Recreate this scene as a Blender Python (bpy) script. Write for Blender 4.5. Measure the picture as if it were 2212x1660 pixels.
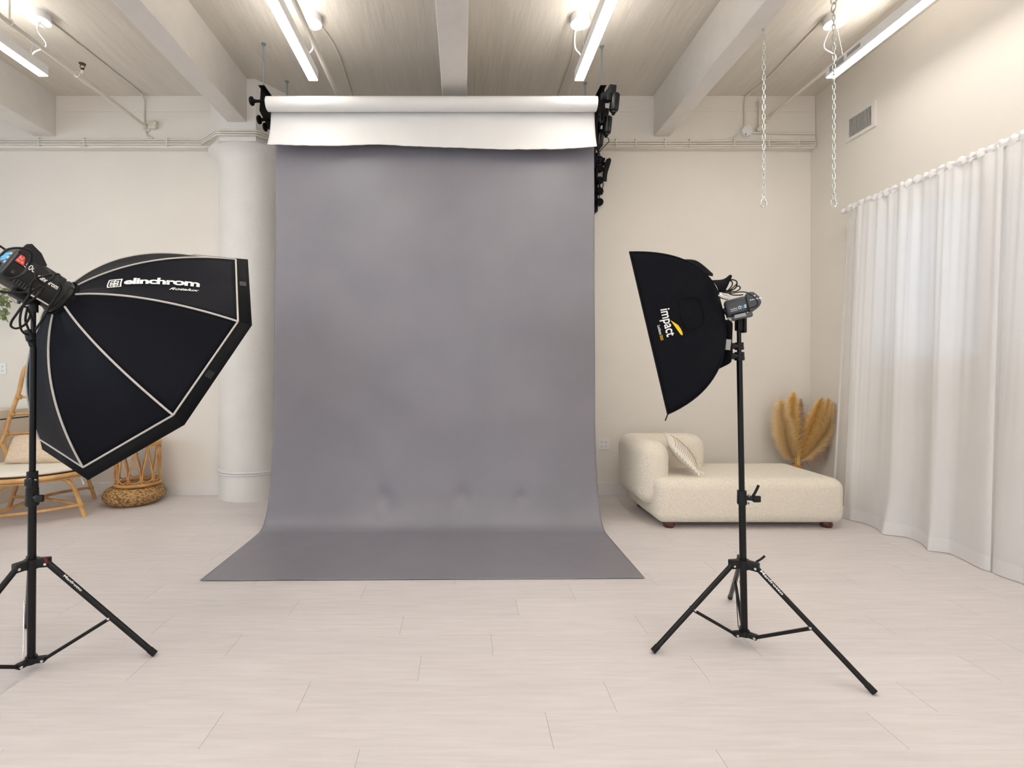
import bpy, bmesh, math, random
from mathutils import Vector, Matrix, noise
random.seed(7)
PI = math.pi
D = bpy.data
scn = bpy.context.scene
for o in list(D.objects): D.objects.remove(o, do_unlink=True)
COL = scn.collection

# ------------------------------------------------------------------ camera
F = 1062.0; EYE = 1.306
cam_d = D.cameras.new('camera'); cam = D.objects.new('camera', cam_d); COL.objects.link(cam)
cam.location = (0, 0, EYE); cam.rotation_euler = (PI/2, 0, 0)
cam_d.sensor_width = 36.0; cam_d.lens = F/2212*36
cam_d.shift_x = (1106-1000)/2212; cam_d.shift_y = -(830-797)/2212
cam_d.clip_start = .02
scn.camera = cam
scn.view_settings.view_transform = 'Standard'; scn.view_settings.look = 'None'
scn.view_settings.exposure = 0.0; scn.view_settings.gamma = 1.0
scn.view_settings.use_curve_mapping = False
# ------------------------------------------------------------------ world and large lights
w = D.worlds.new('world'); scn.world = w; w.use_nodes = True
w.node_tree.nodes['Background'].inputs[0].default_value = (.78, .87, 1, 1)
w.node_tree.nodes['Background'].inputs[1].default_value = .8
def area(name, loc, rot, sx, sy, power, col):
    l = D.lights.new(name, 'AREA'); l.shape = 'RECTANGLE'; l.size = sx; l.size_y = sy
    l.energy = power; l.color = col
    o = D.objects.new(name, l); COL.objects.link(o); o.location = loc; o.rotation_euler = rot
    return o
# daylight entering by the windows behind the camera and in the left wall
area('window_daylight_rear', (-1.0, -4.45, 2.0), (PI/2, 0, 0), 7.0, 2.6, 75, (.95, .97, 1))
area('window_daylight_left', (-7.42, -.2, 1.9), (PI/2, 0, -PI/2), 5.5, 2.4, 115, (.74, .87, 1))
area('window_daylight_right_near', (3.76, 2.275, 2.0), (PI/2, 0, PI/2), 1.5, 1.2, 1.5, (.88, .94, 1))
area('window_daylight_right_far', (3.76, 3.815, 2.0), (PI/2, 0, PI/2), .8, 1.2, .8, (.88, .94, 1))
STRIP_E = 25.0        # radiance of the strip lamps' lower diffuser
STRIP_UP = 42.0

# ------------------------------------------------------------------ helpers
OFF = {}
def at(x, y, d):
    return Vector(((x-1000)*d/F, d, EYE-(y-797)*d/F))
def V(*a): return Vector(a)
class MB:
    def __init__(s): s.bm = bmesh.new()
    def _add(s, vs, fs):
        v = [s.bm.verts.new(p) for p in vs]
        for f in fs:
            try: s.bm.faces.new([v[i] for i in f])
            except ValueError: pass
        return v
    def box(s, c, size, rot=None, bev=0, seg=2):
        b = bmesh.new(); bmesh.ops.create_cube(b, size=1)
        bmesh.ops.scale(b, vec=size, verts=b.verts)
        if bev: bmesh.ops.bevel(b, geom=b.edges[:], offset=bev, segments=seg, profile=.5, affect='EDGES')
        M = Matrix.Translation(c) @ (rot.to_4x4() if rot is not None else Matrix())
        bmesh.ops.transform(b, matrix=M, verts=b.verts); s._merge(b); return s
    def _merge(s, b):
        me = D.meshes.new('t'); b.to_mesh(me); b.free(); s.bm.from_mesh(me); D.meshes.remove(me)
    def cyl(s, a, b, r, r2=None, n=20, cap=True):
        a = Vector(a); b = Vector(b); r2 = r if r2 is None else r2
        d = (b-a).normalized(); u = d.orthogonal().normalized(); v = d.cross(u)
        A = [a+r*(math.cos(2*PI*i/n)*u+math.sin(2*PI*i/n)*v) for i in range(n)]
        B = [b+r2*(math.cos(2*PI*i/n)*u+math.sin(2*PI*i/n)*v) for i in range(n)]
        f = [(i, (i+1) % n, n+(i+1) % n, n+i) for i in range(n)]
        if cap: f += [tuple(range(n))[::-1], tuple(range(n, 2*n))]
        s._add(A+B, f); return s
    def tube(s, pts, r, n=10, closed=False, smooth=0, cap=True):
        pts = [Vector(p) for p in pts]
        if smooth: pts = crom(pts, smooth, closed)
        rr = r if callable(r) else (lambda t: r)
        m = len(pts); rings = []; u = None
        for i, p in enumerate(pts):
            if closed: d = pts[(i+1) % m]-pts[i-1]
            else: d = pts[min(i+1, m-1)]-pts[max(i-1, 0)]
            if d.length < 1e-9: d = Vector((0, 0, 1))
            d.normalize()
            if u is None: u = d.orthogonal().normalized()
            u = (u-d*u.dot(d))
            if u.length < 1e-6: u = d.orthogonal()
            u.normalize(); v = d.cross(u); R = rr(i/max(m-1, 1))
            rings.append([p+R*(math.cos(2*PI*k/n)*u+math.sin(2*PI*k/n)*v) for k in range(n)])
        vs = [q for g in rings for q in g]; f = []
        for i in range(m if closed else m-1):
            j = (i+1) % m
            for k in range(n):
                f.append((i*n+k, i*n+(k+1) % n, j*n+(k+1) % n, j*n+k))
        if not closed and cap: f += [tuple(range(n))[::-1], tuple(range((m-1)*n, m*n))]
        s._add(vs, f); return s
    def lathe(s, c, prof, n=40, sx=1, sy=1, rot=None, cap=False):
        vs = []; f = []; R = rot if rot is not None else Matrix.Identity(3)
        for (r, z) in prof:
            for k in range(n):
                a = 2*PI*k/n; vs.append(Vector(c)+R @ Vector((r*math.cos(a)*sx, r*math.sin(a)*sy, z)))
        for i in range(len(prof)-1):
            for k in range(n): f.append((i*n+k, i*n+(k+1) % n, (i+1)*n+(k+1) % n, (i+1)*n+k))
        if cap: f += [tuple(range(n))[::-1], tuple(range((len(prof)-1)*n, len(prof)*n))]
        s._add(vs, f); return s
    def prism(s, poly, vec):
        n = len(poly); vec = Vector(vec)
        vs = [Vector(p) for p in poly]+[Vector(p)+vec for p in poly]
        s._add(vs, [tuple(range(n))[::-1], tuple(range(n, 2*n))]+[(i, (i+1) % n, n+(i+1) % n, n+i) for i in range(n)])
        return s
    def quad(s, a, b, c, d): s._add([a, b, c, d], [(0, 1, 2, 3)]); return s
    def grid(s, fn, nu, nv, closed_u=False):
        vs = [Vector(fn(i/(nu if closed_u else nu-1), j/(nv-1))) for j in range(nv) for i in range(nu)]
        f = []
        for j in range(nv-1):
            for i in range(nu if closed_u else nu-1):
                i2 = (i+1) % nu
                f.append((j*nu+i, j*nu+i2, (j+1)*nu+i2, (j+1)*nu+i))
        s._add(vs, f); return s
    def ball(s, c, r, sc=(1, 1, 1), rot=None, seg=16):
        b = bmesh.new(); bmesh.ops.create_uvsphere(b, u_segments=seg, v_segments=max(6, seg//2), radius=r)
        bmesh.ops.scale(b, vec=sc, verts=b.verts)
        M = Matrix.Translation(c) @ (rot.to_4x4() if rot is not None else Matrix())
        bmesh.ops.transform(b, matrix=M, verts=b.verts); s._merge(b); return s
    def build(s, name, m, parent=None, smooth=True, loc=None, solid=0, angle=35, sub=0, bevel=0, label=None):
        bmesh.ops.recalc_face_normals(s.bm, faces=s.bm.faces[:]) if not solid else None
        if loc is None:
            if parent is not None: loc = OFF[parent.name]
            else:
                xs = [v.co.x for v in s.bm.verts]; ys = [v.co.y for v in s.bm.verts]; zs = [v.co.z for v in s.bm.verts]
                loc = Vector(((min(xs)+max(xs))/2, (min(ys)+max(ys))/2, min(zs)))
        loc = Vector(loc)
        bmesh.ops.translate(s.bm, vec=-loc, verts=s.bm.verts)
        me = D.meshes.new(name); s.bm.to_mesh(me); s.bm.free()
        if smooth:
            for p in me.polygons: p.use_smooth = True
            try: me.set_sharp_from_angle(angle=math.radians(angle))
            except Exception: pass
        me.materials.append(m)
        o = D.objects.new(name, me); COL.objects.link(o)
        if parent is not None: o.parent = parent; OFF[o.name] = OFF[parent.name]
        else: o.location = loc; OFF[o.name] = loc
        if solid:
            md = o.modifiers.new('s', 'SOLIDIFY'); md.thickness = solid; md.offset = 0
        if bevel:
            md = o.modifiers.new('b', 'BEVEL'); md.width = bevel; md.segments = 3; md.limit_method = 'ANGLE'
        if sub:
            md = o.modifiers.new('u', 'SUBSURF'); md.levels = sub; md.render_levels = sub
        if label: o['label'] = label
        return o
def crom(P, k, closed=False):
    n = len(P); out = []
    rng = range(n) if closed else range(n-1)
    for i in rng:
        if closed: p0, p1, p2, p3 = P[i-1], P[i], P[(i+1) % n], P[(i+2) % n]
        else: p0, p1, p2, p3 = P[max(i-1, 0)], P[i], P[i+1], P[min(i+2, n-1)]
        for j in range(k):
            t = j/k
            out.append(.5*((2*p1)+(-p0+p2)*t+(2*p0-5*p1+4*p2-p3)*t*t+(-p0+3*p1-3*p2+p3)*t**3))
    if not closed: out.append(P[-1])
    return out
def tag(o, label, cat, group=None, kind=None):
    o['label'] = label; o['category'] = cat
    if group: o['group'] = group
    if kind: o['kind'] = kind
    return o
def thing(name, label, cat, loc, group=None):
    o = D.objects.new(name, None); COL.objects.link(o); o.location = loc; o.empty_display_size = .05
    OFF[o.name] = Vector(loc); return tag(o, label, cat, group)
def struct(o): o['kind'] = 'structure'; return o
def text_bm(body, size=1.0, bold=0.0, sx=1.0, shear=0.0, space=1.0, ext=0.0):
    c = D.curves.new('t', 'FONT'); c.body = body; c.size = size; c.offset = bold; c.shear = shear
    c.space_character = space; c.resolution_u = 4; c.extrude = ext
    o = D.objects.new('t', c); COL.objects.link(o)
    dg = bpy.context.evaluated_depsgraph_get()
    me = D.meshes.new_from_object(o.evaluated_get(dg))
    b = bmesh.new(); b.from_mesh(me); D.meshes.remove(me); D.objects.remove(o); D.curves.remove(c)
    for v in b.verts: v.co.x *= sx
    return b
def bounds(b):
    xs = [v.co.x for v in b.verts]; ys = [v.co.y for v in b.verts]
    return min(xs), max(xs), min(ys), max(ys)
def fit_bm(b, x0, x1, y0, y1):
    a = bounds(b)
    for v in b.verts:
        v.co.x = x0+(v.co.x-a[0])/(a[1]-a[0])*(x1-x0); v.co.y = y0+(v.co.y-a[2])/(a[3]-a[2])*(y1-y0)
    return b

# ------------------------------------------------------------------ materials
def mat(name, col, rough=.5, metal=0, bump=0, bscale=60, var=0, vscale=8, sheen=0, spec=.5, col2=None, coat=0, stretch=None, detail=4, dist=.002):
    m = D.materials.new(name); m.use_nodes = True; nt = m.node_tree; b = nt.nodes['Principled BSDF']
    b.inputs['Base Color'].default_value = (*col, 1); b.inputs['Roughness'].default_value = rough
    b.inputs['Metallic'].default_value = metal; b.inputs['Specular IOR Level'].default_value = spec
    if sheen:
        b.inputs['Sheen Weight'].default_value = sheen; b.inputs['Sheen Roughness'].default_value = .5
    if coat: b.inputs['Coat Weight'].default_value = coat
    tc = nt.nodes.new('ShaderNodeTexCoord'); src = tc.outputs['Object']
    if stretch:
        mp = nt.nodes.new('ShaderNodeMapping'); mp.inputs['Scale'].default_value = stretch
        nt.links.new(src, mp.inputs[0]); src = mp.outputs[0]
    if var or col2:
        n = nt.nodes.new('ShaderNodeTexNoise'); n.inputs['Scale'].default_value = vscale; n.inputs['Detail'].default_value = 5
        nt.links.new(src, n.inputs['Vector'])
        mx = nt.nodes.new('ShaderNodeMix'); mx.data_type = 'RGBA'
        c2 = col2 if col2 else tuple(max(0, c*(1-var)) for c in col)
        mx.inputs[6].default_value = (*col, 1); mx.inputs[7].default_value = (*c2, 1)
        rp = nt.nodes.new('ShaderNodeMapRange'); rp.inputs[1].default_value = .35; rp.inputs[2].default_value = .65
        nt.links.new(n.outputs[0], rp.inputs[0]); nt.links.new(rp.outputs[0], mx.inputs[0])
        nt.links.new(mx.outputs[2], b.inputs['Base Color'])
    if bump:
        n2 = nt.nodes.new('ShaderNodeTexNoise'); n2.inputs['Scale'].default_value = bscale; n2.inputs['Detail'].default_value = detail
        nt.links.new(src, n2.inputs['Vector'])
        bp = nt.nodes.new('ShaderNodeBump'); bp.inputs['Strength'].default_value = bump; bp.inputs['Distance'].default_value = dist
        nt.links.new(n2.outputs[0], bp.inputs['Height']); nt.links.new(bp.outputs[0], b.inputs['Normal'])
    return m
def emis(name, col, s):
    m = D.materials.new(name); m.use_nodes = True; nt = m.node_tree; b = nt.nodes['Principled BSDF']
    b.inputs['Base Color'].default_value = (*col, 1); b.inputs['Emission Color'].default_value = (*col, 1)
    b.inputs['Emission Strength'].default_value = s; return m
M = {}
M['wall'] = mat('wall_paint', (.80, .748, .675), .6, bump=.15, bscale=14, dist=.004, var=.03, vscale=1.5)
M['ceil'] = mat('ceiling_paint', (.70, .65, .575), .38, bump=.8, bscale=5, dist=.02, var=.07, vscale=3, stretch=(2.2, .3, 1), detail=8)
M['beam'] = mat('beam_paint', (.78, .74, .69), .5, bump=.3, bscale=20, dist=.004, var=.04)
M['column'] = mat('column_paint', (.80, .775, .73), .45, bump=.6, bscale=22, dist=.004, var=.04, vscale=5)
M['base'] = mat('baseboard_paint', (.80, .77, .74), .45)
M['black'] = mat('black_metal', (.005, .005, .0055), .3, spec=.3)
M['blackp'] = mat('black_plastic', (.008, .008, .009), .42, spec=.3)
M['matteb'] = mat('matte_black_bracket', (.003, .003, .0035), .65, spec=.15)
M['rubber'] = mat('black_rubber', (.006, .006, .006), .5, spec=.3)
M['fab'] = mat('black_nylon', (.0055, .006, .0105), .6, bump=.25, bscale=500, spec=.10, var=.25, vscale=3)
M['fab2'] = mat('black_softbox_cloth', (.006, .0062, .009), .7, bump=.5, bscale=14, dist=.012, spec=.07)
M['lip'] = mat('black_rim_cloth', (.006, .006, .007), .8, spec=.15, bump=.2, bscale=300)
M['pipe'] = mat('light_grey_piping', (.55, .52, .48), .7)
M['chrome'] = mat('bright_steel', (.75, .75, .74), .25, 1)
M['zinc'] = mat('zinc_plated_steel', (.60, .64, .62), .3, 1)
M['rod'] = mat('threaded_steel', (.36, .42, .45), .45, .8, bump=.6, bscale=300)
M['whitepaper'] = mat('white_seamless_paper', (.74, .73, .715), .6, var=.05, vscale=3)
M['whitep'] = mat('white_plastic', (.82, .81, .79), .4)
M['paint'] = mat('painted_conduit', (.76, .71, .62), .5)
M['slot'] = mat('dark_slot', (.03, .028, .025), .6)
M['rattan'] = mat('honey_rattan', (.66, .37, .13), .45, col2=(.46, .22, .065), vscale=14, bump=.3, bscale=60, coat=.2)
M['bamboo'] = mat('pale_rattan_pole', (.70, .42, .17), .4, col2=(.52, .27, .09), vscale=8, bump=.2, bscale=30, coat=.25)
M['bind'] = mat('rattan_binding', (.58, .32, .10), .55, bump=.6, bscale=200)
M['linen'] = mat('cream_linen', (.82, .77, .67), .8, bump=.3, bscale=200)
M['boucle'] = None
M['foot'] = mat('dark_red_wood_foot', (.09, .022, .012), .35)
M['green'] = mat('eucalyptus_leaf', (.20, .27, .12), .5, col2=(.34, .39, .20), vscale=9)
M['stem'] = mat('plant_stem', (.25, .20, .10), .6)
M['red'] = mat('red_sticker', (.75, .04, .02), .4)
M['print'] = mat('white_print', (.85, .85, .84), .5)
M['yellow'] = mat('yellow_print', (.85, .55, .01), .5)
M['blue'] = mat('blue_print', (.05, .30, .75), .5)
M['panel'] = mat('dark_grey_panel', (.07, .075, .085), .35)
M['grey'] = mat('grey_plastic', (.06, .063, .07), .4)
M['button'] = mat('light_button', (.7, .7, .7), .4)
M['screen'] = emis('blue_screen', (.06, .32, .62), .6)
M['knobred'] = mat('dark_red_knob', (.12, .005, .008), .35)
M['brass'] = mat('dark_bronze', (.10, .07, .04), .4, .7)
M['sticker'] = mat('silver_label', (.35, .35, .35), .4)
M['paintw'] = mat('white_fixture_paint', (.85, .85, .85), .4)
M['diff'] = emis('strip_diffuser', (1, .955, .90), STRIP_E)
M['up'] = emis('strip_uplight', (1, .95, .88), STRIP_UP)
M['vent'] = mat('white_vent_enamel', (.78, .74, .69), .4)
M['cab'] = mat('cream_painted_wood', (.74, .66, .55), .5, bump=.3, bscale=12, stretch=(1, 14, 14))

# gray seamless paper: softly mottled
def gray_paper():
    m = mat('gray_seamless_paper', (.236, .225, .256), .36, col2=(.210, .203, .232), vscale=1.6, bump=.28, bscale=3.0, dist=.03, detail=2)
    return m
M['graypaper'] = gray_paper()
# boucle
def boucle():
    m = D.materials.new('cream_boucle'); m.use_nodes = True; nt = m.node_tree; b = nt.nodes['Principled BSDF']
    b.inputs['Roughness'].default_value = .9; b.inputs['Sheen Weight'].default_value = .3
    tc = nt.nodes.new('ShaderNodeTexCoord'); v = nt.nodes.new('ShaderNodeTexVoronoi'); v.inputs['Scale'].default_value = 95
    n = nt.nodes.new('ShaderNodeTexNoise'); n.inputs['Scale'].default_value = 60
    nt.links.new(tc.outputs['Object'], n.inputs['Vector']); nt.links.new(tc.outputs['Object'], v.inputs['Vector'])
    mx = nt.nodes.new('ShaderNodeMix'); mx.data_type = 'RGBA'; mx.inputs[6].default_value = (.88, .82, .71, 1); mx.inputs[7].default_value = (.74, .66, .53, 1)
    nt.links.new(v.outputs['Distance'], mx.inputs[0]); nt.links.new(mx.outputs[2], b.inputs['Base Color'])
    ad = nt.nodes.new('ShaderNodeMath'); ad.operation = 'SUBTRACT'; nt.links.new(n.outputs[0], ad.inputs[0]); nt.links.new(v.outputs['Distance'], ad.inputs[1])
    bp = nt.nodes.new('ShaderNodeBump'); bp.inputs['Strength'].default_value = .7; bp.inputs['Distance'].default_value = .006
    nt.links.new(ad.outputs[0], bp.inputs['Height']); nt.links.new(bp.outputs[0], b.inputs['Normal'])
    return m
M['boucle'] = boucle()
# floor planks: grain along X plus per plank tone
def floor_mat():
    m = D.materials.new('whitewashed_plank'); m.use_nodes = True; nt = m.node_tree; b = nt.nodes['Principled BSDF']
    b.inputs['Roughness'].default_value = .42; b.inputs['Specular IOR Level'].default_value = .4
    at_ = nt.nodes.new('ShaderNodeAttribute'); at_.attribute_name = 'tone'
    tc = nt.nodes.new('ShaderNodeTexCoord'); mp = nt.nodes.new('ShaderNodeMapping'); mp.inputs['Scale'].default_value = (1.2, 16, 1)
    ad = nt.nodes.new('ShaderNodeVectorMath'); ad.operation = 'ADD'
    nt.links.new(tc.outputs['Object'], ad.inputs[0]); nt.links.new(at_.outputs['Color'], ad.inputs[1]); nt.links.new(ad.outputs[0], mp.inputs[0])
    n = nt.nodes.new('ShaderNodeTexNoise'); n.inputs['Scale'].default_value = 3; n.inputs['Detail'].default_value = 7; n.inputs['Distortion'].default_value = .6
    nt.links.new(mp.outputs[0], n.inputs['Vector'])
    r = nt.nodes.new('ShaderNodeValToRGB'); e = r.color_ramp.elements
    e[0].position = .3; e[0].color = (.655, .605, .59, 1); e[1].position = .7; e[1].color = (.735, .685, .675, 1)
    nt.links.new(n.outputs[0], r.inputs[0])
    sp = nt.nodes.new('ShaderNodeSeparateXYZ'); nt.links.new(at_.outputs['Color'], sp.inputs[0])
    ms = nt.nodes.new('ShaderNodeMapRange'); ms.inputs[3].default_value = .975; ms.inputs[4].default_value = 1.02
    nt.links.new(sp.outputs[0], ms.inputs[0])
    vm = nt.nodes.new('ShaderNodeVectorMath'); vm.operation = 'SCALE'; nt.links.new(r.outputs[0], vm.inputs[0]); nt.links.new(ms.outputs[0], vm.inputs['Scale'])
    nt.links.new(vm.outputs[0], b.inputs['Base Color'])
    bp = nt.nodes.new('ShaderNodeBump'); bp.inputs['Strength'].default_value = .15; bp.inputs['Distance'].default_value = .001
    nt.links.new(n.outputs[0], bp.inputs['Height']); nt.links.new(bp.outputs[0], b.inputs['Normal'])
    return m
M['floor'] = floor_mat()
M['gap'] = mat('plank_gap', (.30, .26, .22), .8)
def sheer(name, a, tr=.45):
    m = D.materials.new(name); m.use_nodes = True; nt = m.node_tree
    for n in list(nt.nodes): nt.nodes.remove(n)
    out = nt.nodes.new('ShaderNodeOutputMaterial')
    d = nt.nodes.new('ShaderNodeBsdfDiffuse'); d.inputs[0].default_value = (.96, .95, .945, 1)
    t = nt.nodes.new('ShaderNodeBsdfTranslucent'); t.inputs[0].default_value = (.96, .95, .945, 1)
    p = nt.nodes.new('ShaderNodeBsdfTransparent')
    m1 = nt.nodes.new('ShaderNodeMixShader'); m1.inputs[0].default_value = tr
    m2 = nt.nodes.new('ShaderNodeMixShader'); m2.inputs[0].default_value = a
    nt.links.new(d.outputs[0], m1.inputs[1]); nt.links.new(t.outputs[0], m1.inputs[2])
    nt.links.new(m1.outputs[0], m2.inputs[1]); nt.links.new(p.outputs[0], m2.inputs[2]); nt.links.new(m2.outputs[0], out.inputs[0])
    return m
M['sheer'] = sheer('sheer_voile', .12, .3)
M['single'] = sheer('single_voile_layer', .58)
M['hem'] = sheer('doubled_voile_hem', .06, .3)
def pampas_mat(n, c1, c2):
    return mat(n, c1, .8, col2=c2, vscale=45)
M['pam1'] = pampas_mat('golden_pampas', (.98, .70, .28), (.86, .54, .16))
M['pam2'] = pampas_mat('pale_pampas', (.98, .79, .47), (.90, .64, .30))
M['pam3'] = pampas_mat('mauve_pampas', (.58, .42, .33), (.46, .31, .23))
def knit():
    m = D.materials.new('oatmeal_knit'); m.use_nodes = True; nt = m.node_tree; b = nt.nodes['Principled BSDF']
    b.inputs['Roughness'].default_value = .9
    tc = nt.nodes.new('ShaderNodeTexCoord'); wv = nt.nodes.new('ShaderNodeTexWave'); wv.inputs['Scale'].default_value = 26; wv.bands_direction = 'Z'
    wv.inputs['Distortion'].default_value = 1.5; wv.inputs['Detail'].default_value = 3; wv.inputs['Detail Scale'].default_value = 6
    vn = nt.nodes.new('ShaderNodeTexVoronoi'); vn.inputs['Scale'].default_value = 70
    nt.links.new(tc.outputs['Object'], wv.inputs['Vector']); nt.links.new(tc.outputs['Object'], vn.inputs['Vector'])
    mu = nt.nodes.new('ShaderNodeMath'); mu.operation = 'MULTIPLY'; nt.links.new(wv.outputs['Fac'], mu.inputs[0]); nt.links.new(vn.outputs['Distance'], mu.inputs[1])
    mx = nt.nodes.new('ShaderNodeMix'); mx.data_type = 'RGBA'; mx.inputs[6].default_value = (.80, .66, .50, 1); mx.inputs[7].default_value = (.60, .45, .31, 1)
    nt.links.new(mu.outputs[0], mx.inputs[0]); nt.links.new(mx.outputs[2], b.inputs['Base Color'])
    bp = nt.nodes.new('ShaderNodeBump'); bp.inputs['Strength'].default_value = .8; bp.inputs['Distance'].default_value = .006
    nt.links.new(mu.outputs[0], bp.inputs['Height']); nt.links.new(bp.outputs[0], b.inputs['Normal'])
    return m
M['knit'] = knit()
def seagrass():
    m = D.materials.new('seagrass_weave'); m.use_nodes = True; nt = m.node_tree; b = nt.nodes['Principled BSDF']
    b.inputs['Roughness'].default_value = .6
    tc = nt.nodes.new('ShaderNodeTexCoord'); mp = nt.nodes.new('ShaderNodeMapping'); mp.inputs['Scale'].default_value = (1, 1, 2.2)
    vn = nt.nodes.new('ShaderNodeTexVoronoi'); vn.inputs['Scale'].default_value = 42; vn.distance = 'EUCLIDEAN'
    nt.links.new(tc.outputs['Object'], mp.inputs[0]); nt.links.new(mp.outputs[0], vn.inputs['Vector'])
    r = nt.nodes.new('ShaderNodeValToRGB'); e = r.color_ramp.elements
    e[0].position = .15; e[0].color = (.72, .46, .19, 1); e[1].position = .75; e[1].color = (.20, .09, .02, 1)
    nt.links.new(vn.outputs['Distance'], r.inputs[0]); nt.links.new(r.outputs[0], b.inputs['Base Color'])
    iv = nt.nodes.new('ShaderNodeMath'); iv.operation = 'SUBTRACT'; iv.inputs[0].default_value = 1; nt.links.new(vn.outputs['Distance'], iv.inputs[1])
    bp = nt.nodes.new('ShaderNodeBump'); bp.inputs['Strength'].default_value = .9; bp.inputs['Distance'].default_value = .01
    nt.links.new(iv.outputs[0], bp.inputs['Height']); nt.links.new(bp.outputs[0], b.inputs['Normal'])
    return m
M['seagrass'] = seagrass()

# ================================================================== THE ROOM
YW = 5.08; YB = 5.0; ZC = 4.084; XR = 3.592; ZB = 3.67; XL = -7.5; YR = -4.5
# floor: planks running along X, the row joints as in the room
b = MB(); bm = b.bm; lay = bm.loops.layers.color.new('tone') if hasattr(bm.loops.layers, 'color') else None
tones = []
offs = {0: -.354, 1: -.908, 2: -.634, 3: -.189, 4: .137, 5: -.312, 6: .297, 7: .638, 8: -.05, 9: .41, 10: -.5}
rw = .183; LP = 1.22
row = -33
while 1.503+rw*row < YW:
    y0 = max(1.503+rw*row, YR); y1 = min(1.503+rw*(row+1), YW)
    if y1 > y0:
        o_ = offs.get(row, random.uniform(-.6, .6))
        k = math.floor((XL-o_)/LP)
        while o_+k*LP < XR:
            x0 = max(o_+k*LP+.0007, XL); x1 = min(o_+(k+1)*LP-.0007, XR)
            if x1 > x0:
                vv = [bm.verts.new(p) for p in ((x0, y0, 0), (x1, y0, 0), (x1, y1, 0), (x0, y1, 0))]
                f = bm.faces.new(vv); t = (random.random(), random.random()*7, random.random(), 1)
                if lay:
                    for l in f.loops: l[lay] = t
            k += 1
    row += 1
fl = b.build('floor', M['floor'], smooth=False, loc=(0, 0, 0)); struct(fl)
b = MB(); b.box(((XL+XR)/2, (YR+YW)/2, -.052), (XR-XL, YW-YR, .1))
sl = b.build('floor_underlay', M['gap'], smooth=False, loc=(0, 0, -.002)); struct(sl); sl.name = 'floor_slab'
# back wall, lower part and the projecting upper band
b = MB(); b.box(((XL+XR)/2, YW+.1, 1.79), (XR-XL+.4, .2, 3.58))
struct(b.build('wall_back', M['wall'], smooth=False))
b = MB(); b.box(((XL+XR)/2, YB+.15, (3.556+3.93)/2), (XR-XL, .3, 3.93-3.556), bev=.012)
b.box(((XL+XR)/2, YB+.153, (3.93+ZC)/2), (XR-XL, .3, ZC-3.93+.02), bev=.01)
struct(b.build('wall_back_upper', M['wall'], smooth=False))
b = MB(); x = XR+.1; WZ0, WZ1 = 1.37, 2.62; WN = [(1.5, 3.05), (3.41, 4.22)]
b.box((x, (YR+YW)/2, WZ0/2), (.2, YW-YR+.6, WZ0)); b.box((x, (YR+YW)/2, (WZ1+ZC)/2+.03), (.2, YW-YR+.6, ZC-WZ1+.06))
ys = [YR-.3]+[q for p in WN for q in p]+[YW+.3]
for k in range(0, len(ys), 2): b.box((x, (ys[k]+ys[k+1])/2, (WZ0+WZ1)/2), (.2, ys[k+1]-ys[k], WZ1-WZ0))
struct(b.build('wall_right', M['wall'], smooth=False))
for k, (a_, c_) in enumerate(WN):
    b = MB(); b.box((XR+.1, (a_+c_)/2, (WZ0+WZ1)/2), (.05, .04, WZ1-WZ0))
    for yy in (a_+.02, c_-.02): b.box((XR+.1, yy, (WZ0+WZ1)/2), (.06, .04, WZ1-WZ0))
    for zz in (WZ0+.02, WZ1-.02): b.box((XR+.1, (a_+c_)/2, zz), (.06, c_-a_-.08, .04))
    struct(b.build('window_%d' % (k+3), M['base'], smooth=False))
# left wall with a tall window opening
b = MB(); x = XL-.1
b.box((x, (YR+YW)/2, .35), (.2, YW-YR, .7)); b.box((x, (YR+YW)/2, (3.2+ZC)/2), (.2, YW-YR, ZC-3.2))
b.box((x, (YR-3)/2, 1.95), (.2, -3-YR, 2.5)); b.box((x, (2.6+YW)/2, 1.95), (.2, YW-2.6, 2.5))
struct(b.build('wall_left', M['wall'], smooth=False))
b = MB()
b.box(((XL+XR)/2, YR-.1, .3), (XR-XL, .2, .6)); b.box(((XL+XR)/2, YR-.1, (3.4+ZC)/2), (XR-XL, .2, ZC-3.4))
b.box(((XL-4.6)/2, YR-.1, 2.0), (-4.6-XL, .2, 2.8)); b.box(((2.6+XR)/2, YR-.1, 2.0), (XR-2.6, .2, 2.8))
struct(b.build('wall_rear', M['wall'], smooth=False))
b = MB()
for i in range(6): b.box((-4.6+7.2*i/5, YR-.1, 2.0), (.07, .07, 2.8))
b.box((-1, YR-.1, 2.0), (7.2, .06, .06))
struct(b.build('window_1', M['base'], smooth=False))
b = MB()
for i in range(5): b.box((XL-.1, -3+5.6*i/4, 1.95), (.07, .07, 2.5))
struct(b.build('window_2', M['base'], smooth=False))
b = MB(); b.box(((XL+XR)/2, (YR+YW)/2, ZC+.1), (XR-XL+.4, YW-YR+.4, .2)); struct(b.build('ceiling', M['ceil'], smooth=False))
# beams
def beam(i, x0, x1, y1):
    b = MB(); b.box(((x0+x1)/2, (YR+y1)/2, (ZB+ZC)/2+.01), (x1-x0, y1-YR, ZC-ZB+.02), bev=.010, seg=2)
    o = b.build('beam', M['beam'], smooth=False); o.name = 'ceiling_beam' if i == 0 else 'ceiling_beam.%03d' % i; struct(o)
beam(0, -4.36, -4.14, YB+.05); beam(1, -2.26, -2.07, 4.78); beam(2, -.18, .035, YB+.05); beam(3, 1.94, 2.105, YB+.05)
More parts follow.
